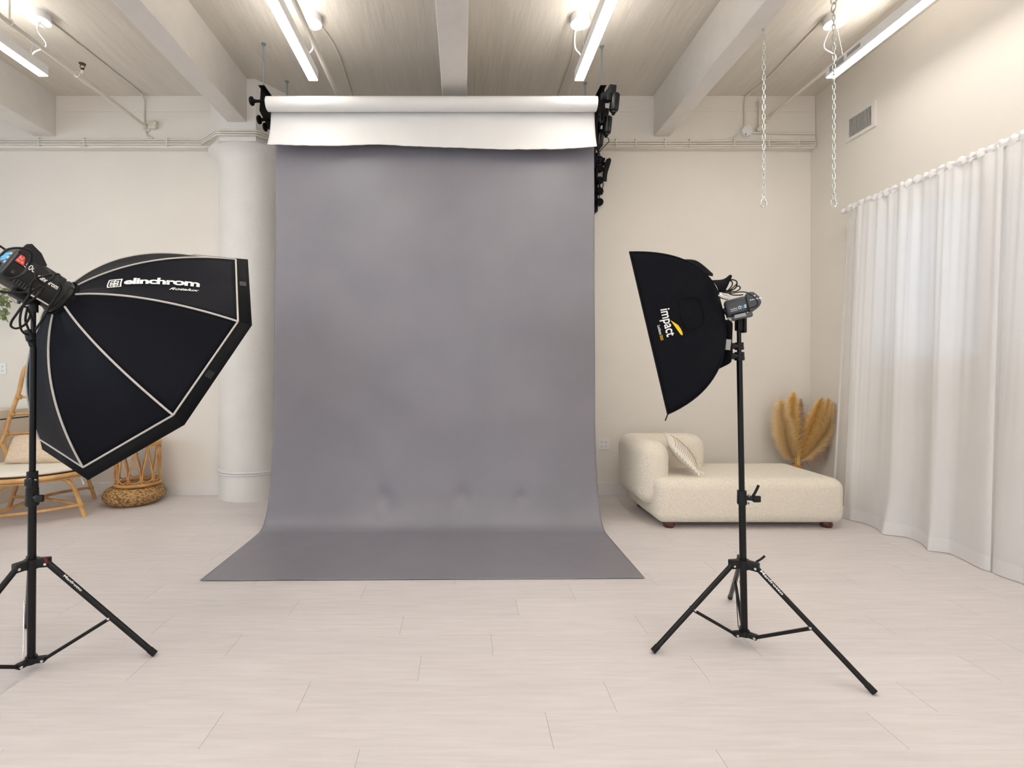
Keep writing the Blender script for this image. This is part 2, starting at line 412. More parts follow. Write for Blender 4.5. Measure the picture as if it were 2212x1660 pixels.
# column with octagonal pier head
b = MB(); pr = [(.35, 0), (.35, 3.36), (.358, 3.40), (.38, 3.44), (.415, 3.475), (.445, 3.50)]
b.lathe((-2.17, 5.15, 0), pr, n=72)
struct(b.build('column', M['column'], angle=60, loc=(-2.17, 5.15, 0)))
b = MB(); poly = [(-2.60, 5.05, 3.49), (-2.33, 4.71, 3.49), (-1.985, 4.71, 3.49), (-1.72, 5.05, 3.49)]
b.prism(poly, (0, 0, ZC-3.49)); struct(b.build('column_capital', M['column'], smooth=False))
# baseboards
b = MB(); b.box(((XL-2.45)/2, YW-.008, .065), (-2.45-XL, .016, .13), bev=.003); b.box(((-1.85+XR)/2, YW-.008, .065), (XR+1.85, .016, .13), bev=.003)
struct(b.build('baseboard_back', M['base'], smooth=False))
b = MB(); b.box((XR-.008, (YR+YW)/2, .065), (.016, YW-YR-.04, .13), bev=.003); struct(b.build('baseboard_right', M['base'], smooth=False))

# rope rings round the column foot
r = thing('column_rope', 'thin white rope wound three times around the foot of the round column', 'rope', (-2.17, 5.15, .24))
for i in range(3):
    b = MB(); b.tube([V(-2.17+.358*math.cos(a), 5.15+.358*math.sin(a), .262+.014*i+.006*math.cos(a+1.5*i)) for a in [PI*1.0+PI*k/40 for k in range(41)]], .0065, n=8)
    b.build('rope_turn', M['whitep'], r)
# conduits along the back wall at cable height
for i, (dz, lab) in enumerate(((0, 'lowest'), (.022, 'middle'), (.044, 'topmost'))):
    P = [V(XL+.05, 4.985, 3.585+dz), V(-3.2, 4.985, 3.585+dz), V(-2.75, 4.985, 3.585+dz), V(-2.66, 4.985, 3.583+dz), V(-2.36, 4.70, 3.545+dz), V(-2.32, 4.69, 3.54+dz), V(-1.99, 4.69, 3.538+dz), V(-1.96, 4.70, 3.538+dz), V(-1.70, 4.985, 3.545+dz), V(-1.5, 4.985, 3.555+dz), V(XR-.012, 4.985, 3.575+dz)]
    b = MB(); b.tube(P, .0075, n=8)
    o = b.build('cable_conduit', M['paint'])
    tag(o, '%s of three painted cables clipped along the upper back wall' % lab, 'cable', 'cables along the back wall')
# clips across those cables
cx = [-4.3, -3.84, -3.0]+[1.55, 1.75, 2.05, 2.3, 2.75, 3.1, 3.4]
CLIPL = ['painted cable clip at the left edge, under the leftmost beam', 'painted cable clip just right of the dangling loose cable', 'painted cable clip left of the column, under the lobed junction box',
 'painted cable clip nearest the roller motors', 'painted cable clip second from the roller motors', 'painted cable clip under the right beam end', 'painted cable clip just right of the right beam end',
 'painted cable clip below and left of the round junction box', 'painted cable clip midway between the round junction box and the right corner', 'painted cable clip nearest the right corner of the back wall']
for i, x in enumerate(cx):
    z = 3.607 if x < -2.5 else 3.597
    b = MB(); b.box((x, 4.987, z), (.012, .028, .085), bev=.003)
    o = b.build('cable_clip', M['paint'], smooth=False)
    side = 'left of the column' if x < -2 else ('behind the paper rolls' if x < 1.2 else 'right of the paper backdrop')
    tag(o, CLIPL[i], 'clip', 'cable clips on the upper back wall')
# pull cord hanging from the conduit on the left
b = MB(); b.tube([at(177, 311, 4.97), at(175, 320, 4.96), at(181, 328, 4.955), at(185, 331, 4.955)], .004, n=6, smooth=5)
tag(b.build('loose_cable', M['paint']), 'short loose cable end dangling under the left wall cables', 'cable')

# sprinkler pipes parallel to the beams
def pipe(x, z, r, y1, lab):
    o = thing('sprinkler_pipe', lab, 'pipe', (x, y1, z))
    b = MB(); b.tube([V(x, YR+.05, z), V(x, y1, z)], r, n=16); b.build('pipe_run', M['paint'], o)
    b = MB(); b.cyl((x, y1-.05, z), (x, y1, z), r*1.6, n=16); b.cyl((x, y1-.01, z), (x, y1, z), r*3, n=20)
    b.build('wall_flange', M['paint'], o); return o
PL = pipe(-3.22, 3.764, .018, YB, 'white sprinkler pipe with dark upright head, running beside the leftmost strip light')
b = MB(); b.cyl((-3.22, 4.10, 3.764), (-3.22, 4.22, 3.764), .027); b.cyl((-3.22, 4.16, 3.764), (-3.22, 4.16, 3.83), .017, .013); b.build('tee_fitting', M['paint'], PL)
b = MB(); b.cyl((-3.22, 4.16, 3.83), (-3.22, 4.16, 3.85), .012)
for s in (-1, 1): b.tube([V(-3.22+s*.01, 4.16, 3.845), V(-3.22+s*.02, 4.16, 3.865), V(-3.22+s*.006, 4.16, 3.885)], .003, n=6, smooth=4)
b.cyl((-3.22, 4.16, 3.885), (-3.22, 4.16, 3.889), .026, n=24); b.build('sprinkler_head', M['brass'], PL)
b = MB(); b.cyl((-3.22, 3.49, 3.764), (-3.22, 3.49, ZC), .007, n=10); b.tube([V(-3.22+.026*math.cos(a), 3.49, 3.764+.026*math.sin(a)) for a in [2*PI*k/20 for k in range(20)]], .005, n=6, closed=True); b.build('pipe_hanger', M['paint'], PL)
pipe(-1.136, 3.786, .018, YB, 'white sprinkler pipe running beside the strip light left of centre')
pipe(1.01, 3.93, .014, YB, 'white sprinkler pipe running above the strip light right of centre')
pr_ = pipe(3.09, 3.85, .014, YB, 'white sprinkler pipe running above the rightmost strip light')
# branch stub on the wall near the right pipe
b = MB(); b.tube([V(3.0, 4.975, 3.73), V(3.005, 4.975, 4.0)], .011, n=10); b.cyl((3.005, 4.95, 4.0), (3.005, 5.0, 4.0), .022); b.ball((3.0, 4.97, 3.735), .03)
b.build('branch_stub', M['paint'], pr_)

# strip lights
def strip_light(x, lab, cx_, cy_, y0=-1.8, y1=4.09, sticker=False):
    o = thing('strip_light', lab, 'ceiling light', (x, (y0+y1)/2, 3.70), 'hanging strip lights')
    W_ = .078; z0 = 3.705; z1 = 3.785
    b = MB(); b.box((x, (y0+y1)/2, (z0+z1)/2+.002), (W_, y1-y0, z1-z0), bev=.002, seg=1); b.build('housing', M['paintw'], o, smooth=False)
    b = MB(); b.box((x, (y0+y1)/2, z0-.001), (W_-.006, y1-y0-.006, .005)); b.build('diffuser', M['diff'], o, smooth=False)
    b = MB(); b.box((x, (y0+y1)/2, z1+.004), (W_*.45, y1-y0-.3, .003)); b.build('top_diffuser', M['up'], o, smooth=False)
    b = MB(); b.cyl((cx_, cy_, ZC-.035), (cx_, cy_, ZC), .075, n=36); b.cyl((cx_, cy_, ZC-.062), (cx_, cy_, ZC-.033), .078, n=36); b.build('canopy', M['paintw'], o)
    b = MB(); b.tube([V(cx_-.01, cy_, ZC-.06), V(cx_-.035, cy_+.03, ZC-.12), V(cx_-.02, cy_+.09, ZC-.19), V(x-.015, cy_+.11, z1+.06), V(x-.02, cy_+.12, z1)], .0052, n=8, smooth=8); b.build('power_cord', M['whitep'], o)
    b = MB(); b.cyl((cx_+.01, cy_, ZC-.06), (x+.005, cy_+.06, z1+.035), .0013, n=6); b.cyl((x+.005, cy_+.06, z1+.035), (x+.02, cy_+.02, z1), .0013, n=6); b.cyl((x+.005, cy_+.06, z1+.035), (x+.02, cy_+.14, z1), .0013, n=6); b.build('suspension_wire', M['zinc'], o)
    if sticker:
        b = MB()
        b.box((x-W_/2-.001, y1-.12, 3.745), (.001, .15, .045)); b.box((x-W_/2-.001, y1-.29, 3.75), (.001, .13, .03)); b.build('rating_label', M['sticker'], o, smooth=False)
strip_light(-3.435, 'leftmost long white strip light, only its far end in frame', -3.31, 3.84, y1=4.03)
strip_light(-1.243, 'long glowing strip light hanging left of the white paper roll', -1.19, 3.87)
strip_light(.967, 'long glowing strip light hanging above the right end of the paper roll', .925, 3.87)
strip_light(3.03, 'glowing strip light nearest the right wall, behind a hanging chain', 2.93, 3.87, y1=4.055, sticker=True)
# ceiling cables from the canopies
def ccable(P, lab):
    b = MB(); b.tube(P, .0075, n=8, smooth=6); tag(b.build('ceiling_cable', M['paint']), lab, 'cable', 'painted cables on the ceiling')
ccable([V(-3.29, 3.92, ZC-.008), V(-3.27, 4.25, ZC-.008), V(-3.25, 4.6, ZC-.008), V(-3.235, 4.9, ZC-.01), V(-3.235, 4.985, ZC-.06), V(-3.235, 4.988, 3.85), V(-3.21, 4.985, 3.68), V(-3.15, 4.985, 3.645)], 'painted cable crossing the left ceiling bay and dropping down the back wall')
ccable([V(-1.15, 3.95, ZC-.008), V(-1.105, 4.18, ZC-.008), V(-1.095, 4.42, ZC-.008), V(-1.11, 4.7, ZC-.008), V(-1.125, 4.98, ZC-.01)], 'painted cable curving along the ceiling left of the centre beam')
ccable([V(.91, 3.93, ZC-.008), V(.917, 4.04, ZC-.008), V(.965, 4.3, ZC-.008), V(.975, 4.5, ZC-.008), V(.97, 4.98, ZC-.01)], 'painted cable on the ceiling right of the centre beam')
ccable([V(2.86, 3.92, ZC-.008), V(2.88, 4.3, ZC-.008), V(2.90, 4.67, ZC-.008), V(2.88, 4.93, ZC-.01), V(2.86, 4.985, ZC-.07), V(2.86, 4.985, 3.76)], 'painted cable crossing the right ceiling bay down to the round junction box')
# junction box
j = thing('junction_box', 'round white junction box high on the right of the back wall', 'junction box', (2.87, 5.0, 3.71))
b = MB(); b.cyl((2.87, 4.955, 3.71), (2.87, 5.0, 3.71), .052, n=32); b.build('cover', M['whitep'], j)
b = MB(); b.ball((2.85, 4.953, 3.672), .006); b.build('screw', M['slot'], j)
b = MB(); b.tube([V(2.81, 4.985, 3.70), V(2.74, 4.985, 3.64), V(2.66, 4.985, 3.625), V(2.5, 4.985, 3.622)], .008, n=8, smooth=5); b.tube([V(2.92, 4.985, 3.702), V(3.2, 4.985, 3.695), V(XR-.02, 4.985, 3.69)], .008, n=8); b.build('conduit', M['paint'], j)
j = thing('junction_box', 'lobed white junction box where the left cable meets the sprinkler pipe', 'junction box', (-3.14, 5.0, 3.77))
b = MB(); b.cyl((-3.14, 4.96, 3.775), (-3.14, 5.0, 3.775), .04, n=24)
for a in range(4): b.ball((-3.14+.034*math.cos(a*PI/2+.7), 4.97, 3.775+.034*math.sin(a*PI/2+.7)), .018)
b.build('cover', M['paint'], j)
# air vent on the right wall
v = thing('air_vent', 'white louvred air vent high on the right wall', 'vent', (XR, 4.435, 3.42))
y0, y1, z0, z1 = 4.27, 4.60, 3.415, 3.645
b = MB()
for (a0, a1, c0, c1) in ((y0, y1, z1-.03, z1), (y0, y1, z0, z0+.03), (y0, y0+.035, z0+.03, z1-.03), (y1-.035, y1, z0+.03, z1-.03)):
    b.box((XR-.008, (a0+a1)/2, (c0+c1)/2), (.016, a1-a0, c1-c0))
b.build('frame', M['vent'], v, smooth=False)
b = MB()
for i in range(17):
    y = y0+.043+i*(y1-y0-.086)/16; b.box((XR-.006, y, (z0+z1)/2), (.016, .0025, z1-z0-.06), rot=Matrix.Rotation(.5, 3, 'Z'))
b.build('louvre', M['vent'], v, smooth=False)
b = MB(); b.box((XR-.001, (y0+y1)/2, (z0+z1)/2), (.002, y1-y0-.06, z1-z0-.05)); b.build('duct_opening', M['slot'], v, smooth=False)

# wall outlets
def outlet(x, z, wdt, lab, cols=2):
    o = thing('wall_outlet', lab, 'outlet', (x, YW, z-.06))
    b = MB(); b.box((x, YW-.003, z), (wdt, .006, .118), bev=.003); b.build('cover_plate', M['whitep'], o, smooth=False)
    for c in range(cols):
        xx = x+(c-(cols-1)/2)*.046
        for s in (-1, 1):
            b = MB(); b.box((xx, YW-.0065, z+s*.022), (.03, .003, .032), bev=.001, seg=1)
            rc = b.build('receptacle', M['whitep'], o, smooth=False)
            b = MB(); b.box((xx-.006, YW-.0082, z+s*.022+.004), (.003, .001, .009)); b.box((xx+.006, YW-.0082, z+s*.022+.004), (.003, .001, .009)); b.cyl((xx, YW-.0087, z+s*.022-.008), (xx, YW-.0075, z+s*.022-.008), .0028, n=8)
            b.build('slot', M['slot'], rc, smooth=False)
outlet(304.5*YW/F, 1.306-163*YW/F, .118, 'white four-socket wall outlet between the gray backdrop and the sofa')
outlet(-4.775, 1.306, .118, 'white wall outlet at the left edge, above the rattan chair')
outlet(-700*YW/F, 1.306-178*YW/F, .075, 'small white wall outlet seen through the rattan stool', 1)
outlet(-892*YW/F, 1.306-240*YW/F, .075, 'small white wall outlet behind the rattan chair legs', 1)

# ================================================================== BACKDROP SYSTEM
# gray seamless paper
prof = [(4.245, 3.42), (4.235, 3.2), (4.225, 2.6), (4.215, 1.8), (4.20, 1.1), (4.185, .7), (4.15, .42), (4.10, .25), (4.045, .13), (3.99, .055), (3.93, .018), (3.86, .006), (3.6, .004), (3.3, .004), (3.035, .004)]
pts = crom([V(0, a, c) for a, c in prof], 8)
xl, xr = -1.615, 1.13
def sag(u, p):
    x = xl+(xr-xl)*u; y = p.y; z = p.z
    if z > .02:
        k = min(1, (3.3-z)/1.0) if z > 2.3 else 1
        amp = .012*max(0, k)
        n_ = noise.noise(V(x*1.1+z*.55, z*.75, 3.1))+.5*noise.noise(V(x*2.3+z*1.3, z*1.7, 9.2))
        y += amp*n_*(1 if z > .4 else z/.4)
        for (dx, dz_, a, sx_, sz_) in ((-.664, .235, .03, .07, .08), (.0, .245, .028, .06, .08), (.495, .235, .022, .05, .06)):
            g = math.exp(-((x-dx)/sx_)**2-((z-dz_)/sz_)**2); y += a*g
        for (dx, dz_) in ((-.67, .10), (.02, .105)):
            g = math.exp(-(abs(x-dx)/.03)-((z-dz_)/.05)**2); y -= .012*g; z += .006*g
        # slanting drag folds
        y += .0045*math.sin(9*(x*.8+z*.75)+1.5*noise.noise(V(x, z, 1)))*math.exp(-((z-.75)/.45)**2)
    else:
        z += .0025*(noise.noise(V(x*2.5, y*2.5, 4))+1)*.5
        if y < 3.2:
            e = (3.2-y)/.165
            z += max(0, .007*e*noise.noise(V(x*2.2, 0, 8)))
            y += .018*e*(u-.5)*2
    return V(x, y, z)
b = MB(); b.grid(lambda u, t: sag(u, pts[round(t*(len(pts)-1))]), 150, len(pts))
g = thing('gray_backdrop', 'wide gray seamless paper sweep hanging from its roll and curving out onto the floor', 'backdrop', (-.24, 4.2, 0))
b.build('paper_sheet', M['graypaper'], g, angle=180, solid=.0006)
b = MB(); b.cyl((-1.63, 4.29, 3.46), (1.14, 4.29, 3.46), .045, n=32); b.build('paper_roll', M['graypaper'], g)
# white seamless
wp = thing('white_backdrop', 'white seamless paper roll at the top with a short torn-edged sheet hanging down', 'backdrop', (-.25, 4.12, 3.1))
b = MB(); b.cyl((-1.638, 4.12, 3.525), (1.118, 4.12, 3.525), .059, n=48, cap=False)
b.cyl((-1.638, 4.12, 3.525), (1.118, 4.12, 3.525), .030, n=24, cap=False)
for x in (-1.638, 1.118):
    ring = [(.030, .059)]
    b.grid(lambda u, t: V(x, 4.12+(.030+.029*t)*math.cos(2*PI*u), 3.525+(.030+.029*t)*math.sin(2*PI*u)), 40, 2, closed_u=True)
b.build('paper_roll', M['whitepaper'], wp)
def wsheet(u, t):
    x = -1.632+2.75*u
    ybot_px = 312+1.5*math.sin(u*9)-3*math.exp(-((u-.32)/.08)**2)+11*max(0, min(1, (u-.36)/.35))-5*max(0, (u-.88)/.12)**1.5
    ybot_px += .9*noise.noise(V(u*40, 0, 0))
    yd = 4.10-.02*math.sin(u*5)
    zb = EYE-(ybot_px-797)*yd/F
    z = 3.525+(zb-3.525)*t
    yy = 4.18-(.075*t**2.2)-.006*math.sin(u*7+t)*t
    return V(x, yy, z)
b = MB(); b.grid(wsheet, 160, 24); b.build('hanging_sheet', M['whitepaper'], wp, angle=180, solid=.0008)
# ceiling rods
def rod(x, y, zb, lab):
    o = thing('threaded_rod', lab, 'rod', (x, y, zb), 'threaded rods holding the roll brackets')
    b = MB(); b.cyl((x, y, zb), (x, y, ZC), .006, n=12); b.build('shaft', M['rod'], o)
    b = MB(); b.cyl((x, y, ZC-.012), (x, y, ZC), .014, n=6); b.cyl((x, y, ZC-.003), (x, y, ZC), .02, n=16); b.build('nut', M['rod'], o)
    b = MB(); b.cyl((x, y, zb), (x, y, zb+.018), .012, n=6); b.build('nut', M['rod'], o)
rod(-1.703, 4.20, 3.60, 'front threaded steel rod at the left end of the white roll')
rod(-1.70, 4.75, 3.60, 'rear threaded steel rod behind the left end of the white roll')
rod(1.197, 4.235, 3.60, 'front threaded steel rod at the right end beside the motors')
rod(1.19, 4.78, 3.60, 'rear threaded steel rod behind the right end of the white roll')
def bracket(x, s, lab):
    o = thing('roll_bracket', lab, 'bracket', (x, 4.3, 3.68))
    b = MB(); b.box((x-.01*s, 4.42, 3.676), (.05, .62, .006)); b.build('top_plate', M['matteb'], o, smooth=False)
    b = MB()
    b.prism([(x-.003, 4.13, 3.676), (x-.003, 4.78, 3.676), (x-.003, 4.74, 3.58), (x-.003, 4.50, 3.44), (x-.003, 4.30, 3.40), (x-.003, 4.10, 3.46)], (.006, 0, 0)); b.build('side_plate', M['matteb'], o, smooth=False)
    return o
bl = bracket(-1.695, -1, 'black roll bracket with clamp knobs at the left end of the rolls')
for (y, z) in ((4.12, 3.55), (4.27, 3.47), (4.40, 3.47)):
    b = MB(); b.cyl((-1.755, y, z), (-1.64, y, z), .012, n=16); b.lathe((-1.765, y, z), [(.0, -.022), (.030, -.018), (.038, -.006), (.034, .006), (.016, .012), (.014, .03)], n=24, rot=Matrix.Rotation(PI/2, 3, 'Y')); b.build('clamp_knob', M['matteb'], bl)
# keep the left plate as narrow hanging hooks
br = bracket(1.185, 1, 'black roll bracket behind the motors at the right end of the rolls')
for i, (y, z, x, lab) in enumerate(((4.10, 3.56, 1.255, 'topmost and nearest black roller motor on the right bracket'), (4.24, 3.44, 1.235, 'middle black roller motor on the right bracket'), (4.36, 3.38, 1.20, 'lowest and rearmost black roller motor on the right bracket'))):
    o = thing('roller_motor', lab, 'motor', (x, y, z), 'roller motors')
    rt = Matrix.Rotation(.10, 3, 'Y')
    b = MB(); b.lathe((x, y, z-.12), [(.0, 0), (.02, 0), (.022, .012), (.034, .018), (.038, .03), (.038, .15), (.03, .16)], n=28, rot=rt); b.build('motor_body', M['black'], o)
    b = MB(); b.box((x-.015, y, z+.065), (.062, .07, .075), bev=.01, rot=rt); b.cyl((x-.10, y, z+.02), (x-.02, y, z+.02), .028, n=20); b.box((x-.045, y, z+.02), (.04, .06, .09), bev=.006); b.build('gearbox', M['blackp'], o, angle=40)
    b = MB(); b.cyl((x-.002, y-.0, z-.135), (x-.002, y, z-.115), .013, n=14); b.cyl((x-.002, y-.01, z-.137), (x-.002, y-.01, z-.128), .006, n=10); b.build('end_cap', M['matteb'], o)
b = MB(); b.tube([V(1.23, 4.24, 3.32), V(1.26, 4.24, 3.27), V(1.21, 4.27, 3.22), V(1.17, 4.3, 3.16), V(1.16, 4.33, 3.08)], .0035, n=6, smooth=8); b.tube([V(1.17, 4.30, 3.14), V(1.205, 4.3, 3.145), V(1.20, 4.3, 3.115), V(1.17, 4.3, 3.12)], .003, n=6, smooth=8)
b.build('motor_cable', M['rubber'], br)
b = MB(); b.tube([V(1.145, 4.2, 3.60), V(1.14, 4.2, 3.35), V(1.155, 4.19, 3.15)], .010, n=8, smooth=6); b.box((1.14, 4.30, 3.28), (.02, .10, .34), bev=.004); b.build('cable_cover', M['matteb'], br)
# power strip with plugs on the wall right of the paper
ps = thing('power_strip', 'black vertical power strip with plugs beside the right edge of the gray backdrop', 'power strip', (1.37, YW, 2.9))
b = MB(); b.box((1.355, YW-.025, 3.22), (.055, .045, .60), bev=.006); b.build('body', M['matteb'], ps, smooth=False)
for z in (3.44, 3.35, 3.23, 3.12, 3.01):
    b = MB(); b.lathe((1.395, YW-.055, z), [(0, -.03), (.025, -.028), (.038, -.012), (.04, .01), (.03, .03), (0, .032)], n=20, rot=Matrix.Rotation(PI/2, 3, 'X')); b.build('plug', M['matteb'], ps)
b = MB(); b.tube([at(1290, 318, 5.0), at(1294, 332, 5.0), at(1291, 345, 5.0), at(1290, 380, 5.0), at(1296, 402, 5.0), at(1294, 430, 5.0), at(1288, 456, 5.0), at(1278, 468, 5.02)], .005, n=6, smooth=6)
b.tube([at(1288, 330, 5.0), at(1296, 334, 5.0), at(1293, 342, 5.0), at(1287, 338, 5.0)], .004, n=6, smooth=6); b.build('cord', M['rubber'], ps)
sw = thing('wall_switch', 'white double wall switch with two black adapters, beside the power strip', 'switch', (1.44, YW, 3.4))
b = MB(); b.box((300*YW/F, YW-.004, 1.306+448*YW/F), (.07, .008, .12), bev=.003); b.build('cover_plate', M['whitep'], sw, smooth=False)
for yy in (345, 354):
    b = MB(); p = at(1303, yy, 5.05); b.box(p, (.03, .04, .028), bev=.005); b.build('adapter', M['matteb'], sw)
cb = thing('bundled_cord', 'bundled black cord hanging on the wall right of the power strip', 'cord', at(1306, 400, 5.04))
for k in range(5):
    b = MB(); q = (k-2)*1.6
    b.tube([at(1304+q*.3, 392, 5.02), at(1305+q*.4, 370, 5.02-.004*k), at(1309+q*.5, 357, 5.01), at(1314+q*.9, 345, 5.02), at(1317+q*.6, 343+abs(q), 5.02), at(1315+q*.5, 356, 5.03), at(1309+q*.6, 375, 5.03), at(1308+q*.4, 392, 5.03)], .0062, n=6, smooth=5); b.build('cord_loop', M['rubber'], cb)
b = MB(); b.tube([at(1304, 392, 5.02), at(1298, 396, 5.02), at(1294, 402, 5.02), at(1300, 408, 5.02), at(1303, 398, 5.02), at(1299, 390, 5.02), at(1293, 398, 5.02)], .005, n=6, smooth=6)
b.tube([at(1296, 404, 5.02), at(1300, 416, 5.01), at(1300, 420, 5.01), at(1297, 412, 5.01), at(1294, 402, 5.02)], .007, n=6, smooth=6); b.build('cord_tail', M['rubber'], cb)

# ================================================================== CHAINS
def link_mesh():
    b = MB(); L_, W_ = .021, .0075
    P = []
    for k in range(8): a = PI*k/7; P.append(V(W_*math.cos(a), 0, L_-W_+W_*math.sin(a)))
    for k in range(8): a = PI+PI*k/7; P.append(V(W_*math.cos(a), 0, -L_+W_+W_*math.sin(a)))
    b.tube(P, .0031, n=8, closed=True)
    for v in b.bm.verts: pass
    me = D.meshes.new('link'); b.bm.to_mesh(me); b.bm.free()
    for p in me.polygons: p.use_smooth = True
    me.materials.append(M['zinc']); return me
LM = link_mesh()
def chain(x, y, ztop, zbot, lab, ring=False):
    o = thing('hanging_chain', lab, 'chain', (x, y, zbot), 'pair of hanging chains')
    z = ztop; i = 0
    while z > zbot+.075:
        l = D.objects.new('link', LM); COL.objects.link(l); l.parent = o
        l.location = (0, 0, z-zbot-.018); l.rotation_euler = (0, 0, (i % 2)*PI/2+PI/4+.25); OFF[l.name] = OFF[o.name]
        z -= .0345; i += 1
    b = MB()
    zb = zbot; s = 1
    P = [V(x-.004, y, z+.008), V(x-.016, y, z-.01), V(x-.019, y, zb+.022), V(x-.010, y, zb+.005), V(x+.006, y, zb+.003), V(x+.019, y, zb+.014), V(x+.020, y, zb+.03), V(x+.006, y, z+.006)]
    b.tube(P, .0042, n=10, closed=True, smooth=6); c = b.build('carabiner', M['chrome'], o)
    b = MB(); b.cyl((x+.018, y, zb+.034), (x+.009, y, z-.012), .0056, n=10); b.build('gate', M['chrome'], c)
    b = MB()
    if ring:
        b.tube([V(x, y+.02*math.cos(a), ztop+.02+.03*math.sin(a)) for a in [2*PI*k/20 for k in range(20)]], .005, n=8, closed=True)
        b.tube([V(x+.02*math.cos(a), y, ztop+.06+.02*math.sin(a)) for a in [2*PI*k/20 for k in range(20)]], .005, n=8, closed=True)
        b.cyl((x, y, ztop+.07), (x, y, ZC), .006)
    else:
        b.tube([V(x-.012, y, ztop+.015), V(x-.008, y, ztop-.004), V(x+.003, y, ztop-.010), V(x+.01, y, ztop+.002), V(x+.006, y, ZB+.01)], .003, n=8, smooth=5)
    b.build('ceiling_hook', M['zinc'], o)
chain(2.09, 3.416, 3.66, 2.427, 'steel chain with carabiner hanging from the right beam, farther from the curtain')
chain(2.577, 3.416, 3.80, 2.427, 'steel chain with carabiner hanging in front of the rightmost strip light', ring=True)

# ================================================================== CURTAINS
ZR = 2.753; XC = 3.50
rod_ = thing('curtain_rod', 'white curtain rod with ball end along the right wall', 'curtain rod', (XC, 3, ZR))
b = MB(); b.cyl((XC, 4.50, ZR), (XC, .9, ZR), .013, n=16); b.build('pole', M['whitep'], rod_)
b = MB(); b.ball((XC, 4.515, ZR), .026); b.cyl((XC, 4.48, ZR), (XC, 4.50, ZR), .018); b.build('finial', M['whitep'], rod_)
for y in (4.40, 3.0, 1.4):
    b = MB(); b.cyl((XC, y, ZR), (XR, y, ZR+.0), .008); b.box((XR-.006, y, ZR), (.012, .03, .06), bev=.003); b.cyl((XC, y-.01, ZR), (XC, y+.01, ZR), .02); b.build('wall_bracket', M['whitep'], rod_)
def foldx(s, z, seed):
    # s metres along the rod, z height fraction 0 top .. 1 floor
    k = .35+.65*z
    a = noise.noise(V(s*1.6+seed, 0, z*.25))*.055+noise.noise(V(s*4.3+seed*2, 3, z*.35))*.045
    w_ = math.sin(s*17+3.0*noise.noise(V(s*1.2, seed, 0))*2+.5*z)*.030
    fine = math.sin(s*60+seed)*.008*(1-z)**2+noise.noise(V(s*26, seed, z*.6))*.016*(1-z)
    return (a+w_)*k+fine
def curtain(ya, yb, seed, lab, m, first=False):
    o = thing('sheer_curtain', lab, 'curtain', (3.4, (ya+yb)/2, 0), 'sheer curtains on the rod')
    L_ = abs(yb-ya)
    def pos(u, t):
        s = u*L_; y = ya+(yb-ya)*u
        z = ZR-.018-(ZR-.024)*t
        lean = -.115*t-.015
        x = XC+lean+foldx(s+seed*3, t, seed)
        y2 = y+.035*t*math.sin(s*17+1.2+seed)+.03*t*noise.noise(V(s*3, t, seed))
        flare = max(0, (t-.90)/.10)
        x -= .13*flare*max(0, noise.noise(V(s*4.2, 1, seed+5)))
        if first: y2 -= .12*t*(1-u)*0
        return V(min(x, XR-.02), y2, z)
    n = int(L_*130)
    u0 = .11/L_ if first else 0
    b = MB(); b.grid(lambda u, t: pos(u0+(1-u0)*u, t*.965), n, 40); b.build('drape', m, o, angle=180)
    if first:
        b = MB(); b.grid(lambda u, t: pos(u0*u, t*.965), 14, 40); b.build('single_layer_edge', M['single'], o, angle=180)
    b = MB(); b.grid(lambda u, t: pos(u, .965+.035*t)+V(-.0005, 0, 0), n, 5); b.build('bottom_hem', M['hem'], o, angle=180)
    # side hem
    b = MB(); b.grid(lambda u, t: pos(u*.022/L_, t)+V(-.003, 0, 0), 5, 50); b.build('side_hem', M['hem'], o, angle=180)
    # ruffled heading around the rod
    def head(u, t):
        s = u*L_; a = -2.4+4.8*t; R = .022+.010*noise.noise(V(s*34, a*1.2, seed))+.006*math.sin(s*95+2*noise.noise(V(s*9, 0, seed)))
        if t < .05 or t > .95: R += .006
        y = ya+(yb-ya)*u+.006*noise.noise(V(s*20, a, 2))
        return V(XC+R*math.sin(a+PI)*1.0, y, ZR+.006-R*math.cos(a+PI)*1.25)
    b = MB(); b.grid(head, int(L_*220), 18); b.build('gathered_heading', M['hem'], o, angle=180)
curtain(4.46, 3.16, 1.3, 'sheer white curtain panel hanging nearest the back corner, behind the sofa end', M['sheer'], first=True)
curtain(3.20, 1.0, 4.1, 'sheer white curtain panel at the right edge of the picture', M['sheer'])

# ================================================================== SOFA
so = thing('chaise_sofa', 'low cream boucle chaise with rounded corner bolster, against the back wall', 'sofa', (2.34, 4.35, 0))
def rbox(x0, x1, y0, y1, z0, z1, bev, name, bulge=0, seg=8, chop=None):
    b = MB(); b.box(((x0+x1)/2, (y0+y1)/2, (z0+z1)/2), (x1-x0, y1-y0, z1-z0), bev=bev, seg=seg)
    if chop:
        for v in b.bm.verts: chop(v.co)
    return b.build(name, M['boucle'], so, angle=180)
def shape_seat(c):
    # underside corner tucks in
    pass
rbox(1.575, 3.115, 3.975, 4.74, .042, .408, .085, 'seat_base', seg=8)
def arm_chop(c):
    if c.z < .40:  c.x += .05*((.40-c.z)/.25)*(1 if c.x < 1.6 else .3)
rbox(1.475, 1.735, 4.06, 4.76, .165, .69, .115, 'side_bolster', seg=10)
rbox(1.48, 2.245, 4.50, 4.775, .17, .695, .115, 'back_bolster', seg=10)
for (x, y) in ((1.70, 4.06), (3.0, 4.06), (1.70, 4.66), (3.0, 4.66)):
    b = MB(); b.lathe((x, y, 0), [(0, 0), (.036, 0), (.044, .012), (.046, .03), (.040, .048), (0, .05)], n=28); b.build('foot', M['foot'], so)
